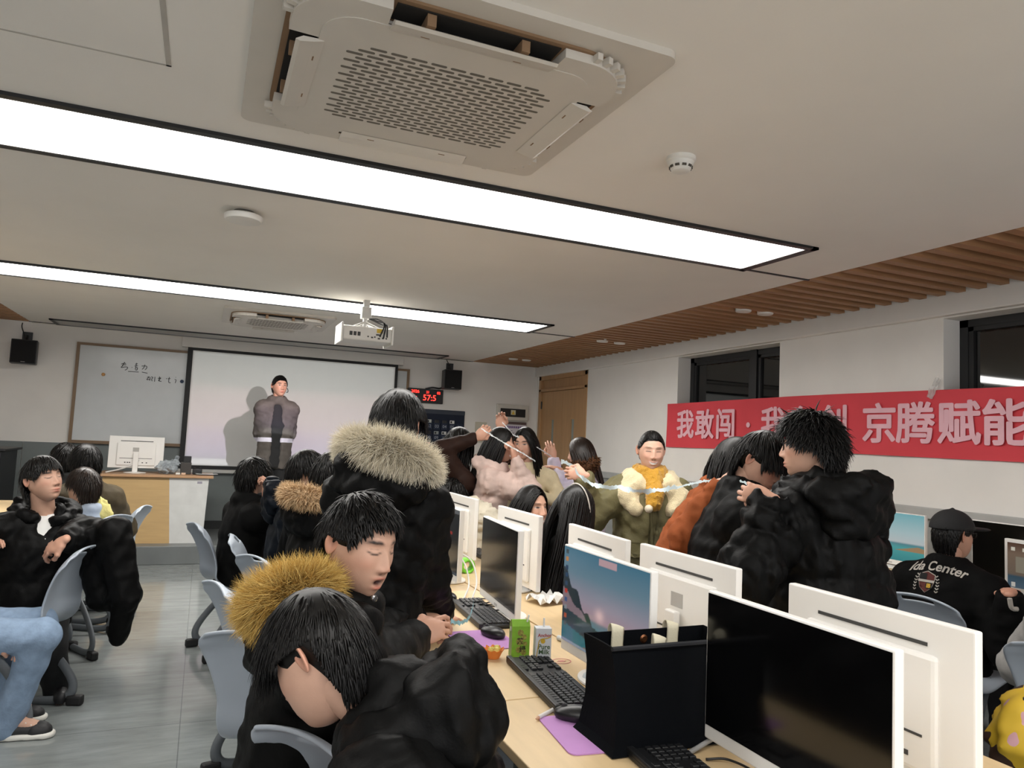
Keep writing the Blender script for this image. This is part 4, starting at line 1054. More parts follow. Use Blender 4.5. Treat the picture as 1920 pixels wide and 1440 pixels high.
crumple('adhesive_tape', (XR-.03, 3.44, 1.945), (0, -.07, .13), (0, .045, .02), 7, .010, 3, mat('clear tape', '#d8d8d6', rough=.12, alpha=.55), 'strip of shiny clear tape holding the top edge of the red banner', 'tape')

# ------------------------------------------------------------------ computers
SCREENB = mat('dark screen', '#060607', rough=.12, var=0, spec=.6)
BACKW = mat('monitor back white', '#e6e4e0', rough=.38, var=.015)
def picture(name, w, h, fn, nx, nz, parent, y, strength=.9):
    u = (np.arange(nx+1)/nx); v = (np.arange(nz+1)/nz); U, Vv = np.meshgrid(u, v, indexing='ij')
    C = fn(U, Vv).reshape(-1, 3)
    P = np.stack([-(U-.5)*w, np.full_like(U, y), (Vv-.5)*h], 2).reshape(-1, 3)
    F = [(i*(nz+1)+j, i*(nz+1)+j+1, (i+1)*(nz+1)+j+1, (i+1)*(nz+1)+j) for i in range(nx) for j in range(nz)]
    me = np_mesh(name, P, F, attr={'pic': C})
    m = MATS.get('screen picture')
    if m is None:
        m = mat('screen picture', attr='pic', rough=.15, var=0, emit='attr', estr=strength, spec=.4)
        nt = m.node_tree; a = [n for n in nt.nodes if n.type == 'ATTRIBUTE'][0]; bs = nt.nodes['Principled BSDF']
        for l in list(bs.inputs['Base Color'].links): nt.links.remove(l)
        bs.inputs['Base Color'].default_value = (.01, .01, .01, 1); nt.links.new(a.outputs['Color'], bs.inputs['Emission Color'])
    return link(name, me, m, parent)
def LC(h): return np.array(lin(h))
def ramp(t, stops):
    xs = [s[0] for s in stops]; cs = np.array([LC(s[1]) for s in stops])
    return np.stack([np.interp(t, xs, cs[:, k]) for k in range(3)], -1)
def put(C, mask, c): C[mask] = LC(c); return C
def lake(u, v):
    C = ramp(v, [(0, '#3f6f7d'), (.2, '#4b8b96'), (.33, '#6b7f8b'), (.36, '#b295a0'), (.5, '#a39aa8'), (.75, '#6f8c9c'), (1, '#4c7c93')])
    g = np.exp(-((u-.48)/.05)**2-((v-.42)/.06)**2)[..., None]; C = C*(1-g*.7)+LC('#ffd9d4')*g*.7
    C = put(C, v < .78-1.25*u+.04*np.sin(u*40), '#2e3a40'); C = put(C, (v < .56-.75*u+.02*np.sin(u*30)) & (v > .30), '#8b7880')
    C = put(C, (v < .36-.2*u) & (v > .16+.02*np.sin(u*25)), '#33444c'); C = put(C, (v < .20-.22*u) & (u < .5), '#2f6f78')
    C = put(C, (v < .14-.25*np.abs(u-.72)) , '#8b6b5c'); C = put(C, (v < .24-.6*np.abs(u-.95)), '#7d6f80')
    C = put(C, (u > .45) & (u < .66) & (v > .91) & (v < .985), '#c9a7ad')
    for k, cc in enumerate(('#3a4a52', '#c98a4a', '#2c4460', '#304c6a', '#39506a', '#c33a34', '#3c5c8a', '#8a9298', '#b85a40', '#505860')):
        C = put(C, (u > .025) & (u < .06) & (np.abs(v-(.95-k*.085)) < .022), cc)
    C = put(C, v < .028, '#8a97a4'); return C
def beach(u, v):
    C = ramp(v, [(0, '#3f8f93'), (.28, '#55aaa9'), (.36, '#5a8f98'), (.40, '#c7cfd0'), (.6, '#b6cfd2'), (1, '#7fbcc4')])
    C = put(C, (v < .62-.55*u+.015*np.sin(u*40)) & (v > .36), '#b09c8d'); C = put(C, (v < .66-.75*u) & (v > .50), '#5d5648')
    C = put(C, (v < .34-.35*np.abs(u-.92)) & (v > .22), '#a98a66'); return C
def blackp(u, v):
    C = ramp(v, [(0, '#241d16'), (.2, '#15120f'), (.5, '#0a0a0a'), (1, '#070708')]); C = put(C, v < .03, '#4a4743'); return C
def darkp(u, v):
    C = ramp(v, [(0, '#191b1c'), (1, '#2b2d2e')]); C = put(C, v > .94, '#6b6d6e'); C = put(C, (u > .72) & (u < .82) & (np.abs(v-.62) < .02), '#a03a34'); C = put(C, v < .04, '#3f4650'); return C
def lounge(u, v):
    C = ramp(v, [(0, '#4d5f6e'), (.25, '#39505e'), (.3, '#6f6154'), (.75, '#7a6656'), (1, '#54392c')])
    C = put(C, (u > .1) & (u < .35) & (v > .35) & (v < .7), '#8a8272'); C = put(C, (u > .36) & (u < .7) & (v > .3) & (v < .68), '#3c4f63'); C = put(C, (np.abs((u*12) % 1-.5) < .06) & (u > .36) & (u < .7) & (v > .3) & (v < .68), '#9aa2a2')
    C = put(C, (u > .25) & (u < .98) & (v > .12) & (v < .32) & (np.abs((u*6) % 1-.5) < .42), '#a02f2f')
    C = put(C, (v > .82) & (np.abs((u*7) % 1-.5) < .18) & (v < .9), '#d9d2c0'); C = put(C, (v < .12) & (v > .02) & (np.abs((u*4) % 1-.3) < .1), '#c9c4bb'); return C
def monitor(loc, rz, label, pic=None, w=.50, h=.30, ztop=.37, chin=.032, group='desk monitors', tilt=0., white=True, strength=.9, inset=.005):
    """screen faces local +Y; origin on the desk under the stand"""
    r = empty('monitor', loc, rz, label=label, cat='monitor', group=group)
    m = BACKW if white else BLACKM
    H = h+chin+inset; zc = ztop-H/2
    hd = MB(); hd.box((-w/2-inset, -.018, -H/2), (w/2+inset, .006, H/2), .004); hd.box((-w*.36, -.034, -H*.42), (w*.36, -.015, H*.30), .01)
    head = hd.build('panel', m, r, loc=(0, .03, zc)); head.rotation_euler = (tilt, 0, 0)
    if pic is None: MB().box((-w/2, .0062, -h/2), (w/2, .0072, h/2)).build('screen', SCREENB, head, loc=(0, 0, (chin-inset)/2))
    else:
        o = picture('screen', w, h, pic, 140, 88, head, .0072, strength); o.location = (0, 0, (chin-inset)/2)
    MB().box((-.02, .006, -H/2+.008), (.02, .0068, -H/2+.018)).build('brand_mark', mat('pale grey mark', '#b9b7b3'), head)
    s = MB(); s.box((-w*.30, -.0205, H*.34), (w*.30, -.0175, H*.362)); s.build('vent_slot', mat('dark vent', '#3b3b3a'), head)
    MB().box((-w*.30, -.0355, -H*.20), (w*.30, -.0335, -H*.185)).build('lower_slot', mat('dark vent', '#3b3b3a'), head)
    MB().box((-.035, -.0352, H*.02), (.025, -.0338, H*.15)).build('rating_label', mat('grey label', '#a9a6a1', rough=.6), head)
    pt = MB()
    for k, x in enumerate((-.11, -.085, -.065, .06, .10)): pt.box((x, -.0355, -H*.34), (x+.014, -.0335, -H*.31))
    pt.build('ports', mat('dark vent', '#3b3b3a'), head)
    n = MB(); n.box((-.026, -.036, .008), (.026, -.012, zc), .005); n.build('neck', m, r)
    b = MB(); b.lathe([(.092, 0), (.098, .003), (.097, .008), (.06, .012), (.03, .016)], 40, sx=1.15, sy=.92); b.build('base', m, r, auto=35)
    return r
def keyboard(loc, rz, label, group='black keyboards'):
    r = empty('keyboard', loc, rz, label=label, cat='keyboard', group=group)
    k = MB(); k.box((-.222, -.07, .0), (.222, .07, .016), .005); k.box((-.222, .052, .010), (.222, .07, .022), .004); k.build('body', mat('keyboard black', '#17181a', rough=.45), r)
    kk = MB()
    for j in range(6):
        y = .045-j*.0192-(.004 if j else -.004); x = -.212
        ws = [.0162]*13+[.033] if j < 3 else ([.024]+[.0162]*11+[.042] if j == 3 else [.036]+[.0162]*10+[.047])
        if j == 5: ws = [.021, .019, .021, .108, .021, .019, .019, .022]
        for w_ in ws:
            kk.box((x, y-.0078, .015), (x+w_-.0022, y+.0078, .0225), .0015, seg=1); x += w_+.0012
        x = .078
        for i in range(3):
            if j in (0, 1, 2, 5) or (j == 4 and i == 1): kk.box((x+i*.0178, y-.0078, .015), (x+i*.0178+.0155, y+.0078, .0225), .0015, seg=1)
        if j:
            for i in range(4): kk.box((.140+i*.0185, y-.0078, .015), (.140+i*.0185+.016, y+.0078, .0225), .0015, seg=1)
    kk.build('keys', mat('key black', '#1d1e20', rough=.4), r)
    lg = MB(); rg = random.Random(4)
    for j in range(5):
        for i in range(13): lg.box((-.207+i*.0176, .0-j*.0192+.040, .02255), (-.207+i*.0176+.004, .0-j*.0192+.0435, .0227))
    lg.build('key_legends', mat('legend grey', '#7d8083'), r)
    return r
_kb = None
def mouse(loc, rz, label):
    r = empty('mouse', loc, rz, label=label, cat='mouse', group='black computer mice')
    S = SDF(); S.ell((0, -.008, .012), (.031, .046, .024), None, .01); S.ell((0, .022, .012), (.027, .036, .018), None, .01); S.plane((0, 0, .001), (0, 0, -1))
    V, F = S.mesh(.003); link('shell', quads_mesh('shell', V, F), mat('mouse black', '#18191b', rough=.35), r)
    MB().tube([(-.0035, .030, .0285), (.0035, .030, .0285)], .008, 14).build('scroll_wheel', mat('wheel grey', '#3b3c3e'), r)
    MB().box((-.0006, .008, .029), (.0006, .052, .0305)).build('button_gap', mat('black metal', '#17181a'), r)
    return r
def pad(c, w, h, rz, label, z=.75):
    r = MB().prism(rrect(0, 0, w, h, .02, 6), 0, .003).build('mouse_pad', mat('lilac rubber', '#b583bd', rough=.75, bump=.05, bscale=400), None, loc=(c[0], c[1], z+.0005)); r.rotation_euler = (0, 0, rz)
    return tag(r, label, 'mouse pad', 'lilac mouse pads')

# ------------------------------------------------------------------ desks
DESKT = mat('birch laminate', '#d3b98f', rough=.42, var=.05, vscale=6, stretch=(6, .8, 6)); DESKL = mat('desk grey metal', '#8d9297', rough=.5)
def desk(x0, x1, y0, y1, label, group, front='x0', z=.75):
    r = empty('desk', ((x0+x1)/2, (y0+y1)/2, 0), label=label, cat='desk', group=group); a, b = (x1-x0)/2, (y1-y0)/2
    MB().box((-a+.001, -b+.003, z-.026), (a-.001, b-.003, z), .003).build('desktop', DESKT, r)
    for sy in (-1, 1):
        l = MB(); l.box((-a+.06, sy*(b-.05)-.02, .0), (-a+.11, sy*(b-.05)+.02, z-.026), .004); l.box((a-.11, sy*(b-.05)-.02, .0), (a-.06, sy*(b-.05)+.02, z-.026), .004); l.box((-a+.06, sy*(b-.05)-.02, z-.08), (a-.06, sy*(b-.05)+.02, z-.027), .004); l.box((-a+.02, sy*(b-.05)-.025, 0), (a-.02, sy*(b-.05)+.025, .03), .006)
        l.build('leg_frame', DESKL, r)
    xm = a-.05 if front == 'x0' else -a+.03
    MB().box((xm, -b+.07, .28), (xm+.018, b-.07, z-.03), .003).build('modesty_panel', DESKL, r)
    return r
for k, y in enumerate((.37, 1.87, 3.37)):
    p = ('nearest', 'middle', 'farthest')[k]
    desk(.70, 1.235, y, y+1.5, 'birch-topped desk with black screens, left side of the centre row, %s of three' % p, 'centre desks, left side', 'x0')
    desk(1.24, 1.79, y, y+1.5, 'birch-topped desk on the right side of the centre row, %s of three' % p, 'centre desks, right side', 'x1')
for k, y in enumerate((1.0, 2.55, 4.1, 5.65)):
    desk(3.85, 4.53, y, y+1.54, 'birch-topped desk against the right wall, number %s from the door' % ('four', 'three', 'two', 'one')[k], 'desks along the right wall', 'x0')
for k, y in enumerate((4.45, 5.95)):
    desk(-1.87, -1.20, y, y+1.5, 'birch-topped desk at the left edge of the room, %s of the two' % ('nearer', 'farther')[k], 'desks at the left edge', 'x1')
TOP = .7505
PI = math.pi
# left side of the centre row: screens face -X
monitor((1.165, 1.18, TOP), PI/2, 'white monitor with a blank black screen, largest and nearest in the picture', None, group='centre row monitors facing left')
monitor((1.165, 1.925, TOP), PI/2, 'white monitor showing a lake and mountain desktop behind the navy tote bag', lake, group='centre row monitors facing left', strength=.36)
monitor((1.165, 2.755, TOP), PI/2-.10, 'white monitor with a dark brown screen behind the green drink carton', blackp, group='centre row monitors facing left', strength=1.)
monitor((1.165, 3.50, TOP), PI/2, 'white monitor with a dark grey window on its screen beside the standing man', darkp, group='centre row monitors facing left', strength=1.)
monitor((1.165, 4.24, TOP), PI/2, 'white monitor with a dark screen, farthest on the left side of the centre row', None, group='centre row monitors facing left')
# right side: backs toward the camera
for y, l in ((1.23, 'white monitor seen from behind, directly behind the nearest black screen'), (1.925, 'white monitor seen from behind with a grey rating label, behind the lake desktop screen'),
             (2.49, 'white monitor seen from behind in front of the seated woman with the hairband'), (3.245, 'white monitor seen from behind in front of the smiling seated woman'), (4.08, 'white monitor seen from behind, beside the sleeve of the standing man in fur hood'), (4.85, 'white monitor seen from behind, farthest one before the draped cream coat')):
    monitor((1.405, y, TOP), -PI/2+(.0 if y != 2.49 else -.06), l, None, group='centre row monitors seen from behind', w=.485)
kdesk = [((.985, 1.955), PI/2-.10, 'black keyboard in front of the two drink cartons'), ((1.075, 2.79), PI/2-.06, 'black keyboard in front of the dark brown screen'), ((1.02, 3.42), PI/2, 'black keyboard half hidden by the sleeve of the standing man'), ((.985, 1.24), PI/2-.1, 'black keyboard at the bottom edge beside the navy tote bag'),
         ((1.63, 3.20), -PI/2, 'black keyboard beside the seated woman with the hairband'), ((1.63, 4.15), -PI/2, 'black keyboard beyond the dark grey screen near the green tape roll')]
for i, (c, rz, l) in enumerate(kdesk):
    if _kb is None: _kb = keyboard((c[0], c[1], TOP), rz, l)
    else:
        k = copy_tree(_kb); k.location = (c[0], c[1], TOP); k.rotation_euler = (0, 0, rz); k['label'] = l
pad((.955, 2.44), .24, .20, PI/2, 'lilac mouse pad beside the green drink carton'); pad((.925, 1.605), .23, .20, PI/2-.1, 'lilac mouse pad in front of the navy tote bag')
pad((1.62, 2.85), .22, .2, PI/2, 'lilac mouse pad mostly hidden beyond the crumpled tissue')
m0 = mouse((1.005, 2.465, TOP+.0035), .35, 'black mouse on the lilac pad beside the green drink carton')
for c, rz, l in (((.925, 1.685, TOP+.0035), .9, 'black mouse on the lilac pad in front of the navy tote bag'), ((1.03, 3.08, TOP), .4, 'black mouse beside the sleeve of the standing man in fur hood')):
    k = copy_tree(m0); k.location = c; k.rotation_euler = (0, 0, rz); k['label'] = l
# right wall monitors
monitor((4.20, 3.46, TOP), PI/2, 'white monitor showing a turquoise beach against the right wall', beach, group='right wall monitors', ztop=.36, strength=1.)
monitor((4.22, 2.655, TOP), PI/2, 'black-screened monitor against the right wall beyond the baseball cap', None, group='right wall monitors', ztop=.37, w=.52, h=.33, chin=.01)
monitor((3.99, 2.36, TOP), PI/2-.05, 'smaller white monitor showing red seats at the right edge of the picture', lounge, group='right wall monitors', ztop=.31, w=.42, h=.23, chin=.05, inset=.018)
monitor((4.20, 7.05, TOP), PI/2-.1, 'white monitor on the wall desk behind the outstretched arm of the woman in olive', darkp, group='right wall monitors', ztop=.27, w=.46, h=.22)
monitor((4.20, 4.45, TOP), PI/2, 'white monitor against the right wall hidden behind the men in black', None, group='right wall monitors')
monitor((4.20, 5.2, TOP), PI/2, 'white monitor against the right wall just right of the olive coat', beach, group='right wall monitors', strength=.5)
monitor((-1.32, 5.70, TOP), -PI/2, 'white-framed monitor with a dark screen at the left edge of the picture', None, group='left desk monitors', ztop=.45)
# ------------------------------------------------------------------ lectern desk
lc = empty('lectern_desk', (-.42, 8.98, PLAT_Z), label='teacher desk with a tan and white front standing on the platform', cat='desk')
a = .515
LT = mat('lectern tan', '#b89a6b', rough=.5, var=.06, vscale=6, stretch=(.7, 6, 6)); LW = mat('lectern white', '#c6c7c5', rough=.45)
MB().box((-a-.06, -.31, .70), (a+.045, .33, .727), .004).build('desktop', mat('lectern top', '#b08a66', rough=.45, var=.06, vscale=6, stretch=(.7, 6, 6)), lc)
Mx = Matrix(((1, 0, 0, 0), (0, 0, 1, 0), (0, 1, 0, 0), (0, 0, 0, 1)))
MB().prism([(-a, 0), (.17, 0), (.12, .695), (-a, .695)], -.27, -.25, Mx).build('tan_panel', LT, lc)
MB().prism([(.17, 0), (a-.02, 0), (a+.0, .695), (.12, .695)], -.272, -.25, Mx).build('white_panel', LW, lc)
b = MB(); b.box((-a, -.25, 0), (-a+.02, .30, .70)); b.box((a-.04, -.25, 0), (a-.02, .30, .70)); b.box((-a, .28, .1), (a-.02, .30, .70)); b.build('side_panels', LW, lc)
MB().box((.40, -.2735, .64), (.45, -.272, .665)).build('small_mark', mat('grey ink', '#8a8792'), lc)
LZ = PLAT_Z+.7275
mt = monitor((-.655, 8.93, LZ), 0., 'white monitor seen from behind on the teacher desk', None, group='teacher desk monitor', w=.53, h=.305, ztop=.395)
# things on the teacher desk
S = SDF(); S.ell((0, 0, .06), (.10, .08, .065), None, .03); S.cap((.03, 0, .08), (.11, .0, .17), .05, .015, .04)
V, F = S.mesh(.008, noise=[(.02, .09), (.01, .04)], seed=3); S_ = link('plastic_bag', quads_mesh('plastic_bag', V*np.array([1, 1, 1]), F, smooth=False), mat('clear plastic film', '#a9b2b8', rough=.15, var=.3, vscale=25, alpha=.75), None, (-.345, 8.93, LZ)); tag(S_, 'crumpled clear plastic bag on the teacher desk right of the monitor', 'plastic bag')
r = empty('pen_holder', (-.15, 8.95, LZ), label='dark grey pen holder with a black eraser on the teacher desk', cat='pen holder')
MB().box((-.055, -.04, 0), (.055, .04, .13), .006).build('cup', mat('charcoal plastic', '#3a3735', rough=.5), r); MB().box((-.03, -.025, .12), (.05, .03, .20), .006).build('eraser', BLACKM, r)
r = empty('microphone_receiver', (-.03, 8.94, LZ), label='small black receiver box with two knobs at the right of the teacher desk', cat='receiver')
k = MB(); k.box((-.05, -.04, 0), (.05, .04, .06), .01); k.build('box', BLACKM, r)
for sx in (-.03, .03): MB().lathe([(.013, .055), (.013, .075)], 14, c=(sx, 0, 0)).build('knob', BLACKM, r)
o = crumple('paper_sheet', (.07, 8.85, LZ+.012), (.22, 0, 0), (0, .15, 0), 4, .004, 5, mat('white paper', '#d8d8d6', rough=.8), 'loose white papers at the right end of the teacher desk', 'paper')
for x, c, l in ((-.245, '#e0dfda', 'white chalk box on the teacher desk beside the plastic bag'), (-.19, '#d8b8a0', 'peach chalk box on the teacher desk beside the pen holder')):
    o = MB().box((x, 8.80, LZ), (x+.045, 8.83, LZ+.022), .004).build('chalk_box', mat('chalk '+c, c)); tag(o, l, 'chalk box')
o = MB().tube(spline([(-.92, 8.78, LZ+.01), (-.8, 8.84, LZ+.04), (-.68, 8.9, LZ+.09), (-.62, 8.93, LZ+.14)], 16), .008, 6).build('cable', mat('white cable', '#c9c8c5', rough=.5), smooth=True); tag(o, 'white cable running from the teacher monitor to the desk edge', 'cable')

# ------------------------------------------------------------------ chairs
CHM = mat('blue grey plastic', '#a7b0bb', rough=.42, var=.02, bump=.03, bscale=300); TUBE = mat('grey tube', '#5f6468', rough=.5); FOOT = mat('black rubber', '#141415', rough=.7)
def make_chair():
    r = empty('chair', (0, 0, 0)); n = 46; m_ = 22
    prof = spline([(.235, .425), (.20, .445), (.08, .437), (-.05, .428), (-.15, .445), (-.205, .50), (-.205, .58), (-.225, .67), (-.262, .76), (-.305, .815), (-.345, .835)], n)
    wid = np.interp(np.linspace(0, 1, n), [0, .08, .35, .5, .62, .8, .93, 1], [.19, .215, .215, .185, .185, .205, .19, .155])
    V = []
    for i in range(n):
        tn = nrm(np.array(prof[min(i+1, n-1)])-np.array(prof[max(i-1, 0)])); nr = np.array([-tn[1], tn[0]])  # toward the sitter
        if nr[1] < 0 and i < n*.4: nr = -nr
        cv = np.interp(i/n, [0, .1, .4, .6, .85, 1], [-.03, .01, .02, .035, .05, .02])
        for j in range(m_+1):
            x = (j/m_*2-1); p = np.array(prof[i])+np.array([tn[1], -tn[0]])*(-cv)*x*x
            V.append((x*wid[i], p[0], p[1]))
    F = []
    for i in range(n-1):
        for j in range(m_):
            if 39 <= i <= 41 and 7 <= j <= 14: continue       # hand slot
            F.append((i*(m_+1)+j, i*(m_+1)+j+1, (i+1)*(m_+1)+j+1, (i+1)*(m_+1)+j))
    o = link('tmp', np_mesh('tmp', V, F))
    s = o.modifiers.new('s', 'SOLIDIFY'); s.thickness = .011; s.offset = 0; b = o.modifiers.new('b', 'SUBSURF'); b.levels = 1
    me = eval_mesh(o); bpy.data.objects.remove(o)
    for p in me.polygons: p.use_smooth = True
    link('seat_shell', me, CHM, r)
    for sx in (-1, 1):
        P = spline([(sx*.155, .10, .418), (sx*.165, .0, .375), (sx*.185, -.12, .27), (sx*.20, -.22, .13), (sx*.20, -.215, .05), (sx*.20, -.13, .022), (sx*.20, .05, .022), (sx*.19, .22, .022)], 40)
        MB().tube(P, .022, 12, flat=(.62, 1.), up=(1, 0, 0)).build('leg', TUBE, r, smooth=True)
        MB().box((sx*.20-.022, -.285, 0), (sx*.20+.022, -.205, .052), .012).build('rubber_foot', FOOT, r); MB().box((sx*.19-.02, .19, 0), (sx*.19+.02, .245, .035), .01).build('rubber_foot', FOOT, r)
    MB().tube([(-.165, .06, .40), (.165, .06, .40)], .014).build('cross_bar', TUBE, r); MB().tube([(-.20, .12, .024), (.20, .12, .024)], .012).build('cross_bar', TUBE, r)
    return r
CH = make_chair(); _first = [True]
def chair(x, y, face, label, group, z=0.):
    c = CH if _first[0] else copy_tree(CH); _first[0] = False
    c.location = (x, y, z); c.rotation_euler = (0, 0, -math.radians(face)); tag(c, label, 'chair', group); return c

# ------------------------------------------------------------------ the people
def onz(px, py, z):
    d = (px-960)/FPX*_R-(py-720)/FPX*_U+_f; return np.array([0, 0, CAM_H])+d*(z-CAM_H)/d[2]
UPV = np.array([0, 0, 1.])
def glasses(R, rim='#0e0e0e', r=.021, z=.010):
    M, c = R['Mh'], R['head']; W = lambda p: tuple(c+M@np.array(p)-R['loc'])
    g = MB()
    for s in (-1, 1):
        g.tube([W((s*.032+r*1.1*math.cos(a), .101-.004*abs(math.cos(a)), z+r*math.sin(a))) for a in np.linspace(0, 2*math.pi, 21)], .0016, 6)
        g.tube([W((s*.055, .098, z+.006)), W((s*.076, .05, z+.010)), W((s*.079, -.015, z+.008))], .0017, 6)
    g.tube([W((-.010, .103, z+.006)), W((0, .106, z+.008)), W((.010, .103, z+.006))], .0016, 6)
    return g.build('glasses', mat('spectacle frame '+rim, rim, rough=.3), R['body'], smooth=True)
def surf_band(R, p, n, h, name, m, out=.004, src='jacket'):
    """a strip sewn round a garment: the garment's own surface between two planes, lifted a little"""
    V, F = R[src]; me = quads_mesh('t', V, F); b = bmesh.new(); b.from_mesh(me); p = Vector(p); n = Vector(n)
    for s in (-1, 1): bmesh.ops.bisect_plane(b, geom=b.verts[:]+b.edges[:]+b.faces[:], plane_co=p+n*h*s, plane_no=n*s, clear_outer=True)
    b.normal_update()
    for v in b.verts: v.co += v.normal*out
    for v in b.verts: v.co -= Vector(R['loc'])
    me = bpy.data.meshes.new(name); b.to_mesh(me); b.free()
    for q in me.polygons: q.use_smooth = True
    return link(name, me, m, R['body'])
def decal(R, me, M, name, m, out=.003, sub=0):
    """lay a flat printed shape onto the jacket along its own facing"""
    V, F = R['jacket']; bv = BVHTree.FromPolygons([tuple(v) for v in V], [tuple(int(i) for i in f) for f in F])
    b = bmesh.new(); b.from_mesh(me); bmesh.ops.triangulate(b, faces=b.faces[:])
    if sub: bmesh.ops.subdivide_edges(b, edges=b.edges[:], cuts=sub)
    bmesh.ops.transform(b, matrix=M, verts=b.verts); d = -(M.to_3x3() @ Vector((0, 0, 1)))
    for v in b.verts:
        h = bv.ray_cast(v.co-d*.3, d, .8)
        if h[0] is not None: v.co = h[0]-d*out
        v.co -= Vector(R['loc'])
    o = bpy.data.meshes.new(name); b.to_mesh(o); b.free()
    return link(name, o, m, R['body'])
BRN_HAIR = mat('dark brown hair', '#241811', rough=.36, var=.25, vscale=20)
LH = dict(style=LONG, N=2400, width=.0058, lift=.012)
# teacher on the platform
T = at(523, 738, 8.35); T[2] = 1.955
R = person('man in an open grey brown jacket with a white stripe standing before the projection screen', T, 178, hyaw=-14, sit=False, floor=PLAT_Z, shoulder_w=.155, lean=(-.01, 0), detail=2,
    arms=dict(L=dict(to=T+np.array([.07, .17, -.80]), hint=(.8, .5, -.2), hand=True), R=dict(to=T+np.array([-.07, .17, -.80]), hint=(-.9, .5, -.2))),
    jacket=dict(m='#5a5551', bulk=.035, hem=.16, open=.062, flat=1.5, openw=1.0, collar=.06, rough=.75), shirt='#131314', trousers='#141415', hair=dict(style=dict(len=(.018, .012, .014), grav=.03, spike=.5), lift=.008), skin=np.array(lin('#b98d78')), seed=1, hwidth=1.04)
surf_band(R, R['P']+R['ax']*.16, R['ax'], .024, 'reflective_stripe', mat('reflective tape', '#d9d6e6', rough=.4), .005)
g = MB(); c, M = R['head'], R['Mh']; W = lambda p: tuple(c+M@np.array(p)-R['loc'])
g.tube(spline([W((-.08, -.01, .0)), W((-.085, .04, -.03)), W((-.07, .085, -.062)), W((-.045, .105, -.068))], 12), .004, 6); g.build('headset_microphone', BLACKM, R['body'])

# left side of the room
H = at(80, 900, 3.9)
R = person('young man in a black hooded coat over a white shirt, turned round on his chair', H, 168, hyaw=-34, hpitch=10, hroll=5, sit=True, lean=(-.04, -.03), detail=1, eyes='closed', seed=2,
    arms=dict(L=dict(to=at(112, 1016, 3.40), hint=_R+UPV*.15, dir=-_R*.85-UPV*.5, palm=-UPV*.6+_f*.6, thumb=UPV*.3-_f, curl=.5), R=dict(to=at(-30, 1020, 3.75), hint=-_R-UPV*.5)),
    legs=dict(L=(at(95, 1215, 3.75), at(110, 1295, 3.85)), R=(at(-60, 1190, 3.8), at(-40, 1300, 3.9))),
    jacket=dict(m='#0d0d0d', bulk=.05, hem=.16, q=(3, 3, .010), rough=.5, collar=0, cut=lambda R: [(R['N']+R['dp']*.10+R['ax']*.04, R['N']+R['dp']*.19-R['ax']*.15, .058, .03)],
        extra=lambda S, R: (S.cap(at(215, 1000, 3.72), at(236, 1120, 3.72), .085, .07, .05), S.cap(at(236, 1120, 3.72), at(222, 1195, 3.75), .065, .045, .04), S.cap(at(170, 1000, 3.75), at(190, 1120, 3.75), .08, .07, .06))),
    shirt='#dcdbd8', hood=dict(back=.12, down=.0, size=(.16, .08, .10)), trousers='#17181a', hair=dict(style=dict(MOP, len=(.042, .03, .06), ears=True), lift=.013), skin=np.array(lin('#c39a84')), neck_in=at(85, 968, 3.95))
person('person with brown tinted bowl hair in a light blue shirt seen from behind at left', at(157, 912, 5.0), 300, hyaw=5, sit=True, detail=2, eyes='none', seed=3, jacket=dict(m='#a7b3c4', bulk=.0, collar=.03, hem=.05, noise=.003), hair=dict(style=MOP, m=BRN_HAIR), trousers='#2a2d33')
person('person with black hair in the left group, farthest back, near the whiteboard corner', at(122, 860, 6.0), 310, sit=True, detail=3, eyes='none', seed=4, jacket=dict(m='#0f0f0f', bulk=.03), hair=dict(style=MOP))
person('person with bushy black hair in an olive brown jacket before the teacher desk', at(160, 868, 5.3), 330, sit=True, detail=2, eyes='none', seed=5, jacket=dict(m='#4a4234', bulk=.05, q=(4, 3, .008)), hair=dict(style=MOP, lift=.024))
kn = at(78, 1192, 3.3); P0 = np.array([-1.14, 4.02, 1.16])
R = person('person at the left edge in light blue jeans, black sleeve and black and white sneaker', P0, 98, sit=True, detail=2, eyes='none', seed=6, hyaw=180, legs=dict(R=(kn, np.array([-.73, 4.02, .09])), L=(kn+np.array([-.05, .22, 0]), np.array([-.8, 4.25, .09]))),
    arms=dict(R=dict(to=at(12, 1215, 3.25), hint=-UPV+_R*.2), L=dict(to=at(-30, 1200, 3.4))), jacket=dict(m='#0c0c0c', bulk=.04, hem=.10), trousers='#7f94ad', hair=dict(style=SHORT), shoes='#222224')

for k in 'LR':
    an = R['G'][k][2]; g0 = np.array([an[0], an[1], 0.]); fw, rt = R['fw'], R['rt']
    S = SDF(); S.cap(g0-fw*.05+UPV*.012, g0+fw*.165+UPV*.012, .046, .042, .01); S.plane(g0+UPV*.002, -UPV); S.plane(g0+UPV*.026, UPV)
    V, F = S.mesh(.008); R['child']('shoe_sole', V, F, mat('white rubber', '#d5d3cc', rough=.6))
    S = SDF(); S.cap(g0+fw*.125+UPV*.03, g0+fw*.16+UPV*.028, .040, .034, .01); V, F = S.mesh(.008); R['child']('toe_cap', V, F, mat('dark shoe toe', '#1b1b1d'))
    t = MB()
    for q in range(4): c = g0+fw*(.045+.022*q)+UPV*(.092-.010*q)-R['loc']; t.tube([tuple(c-rt*.026), tuple(c+UPV*.006), tuple(c+rt*.026)], .0045, 6)
    t.build('laces', mat('white lace', '#e2e0da', rough=.8), R['body'], smooth=True)

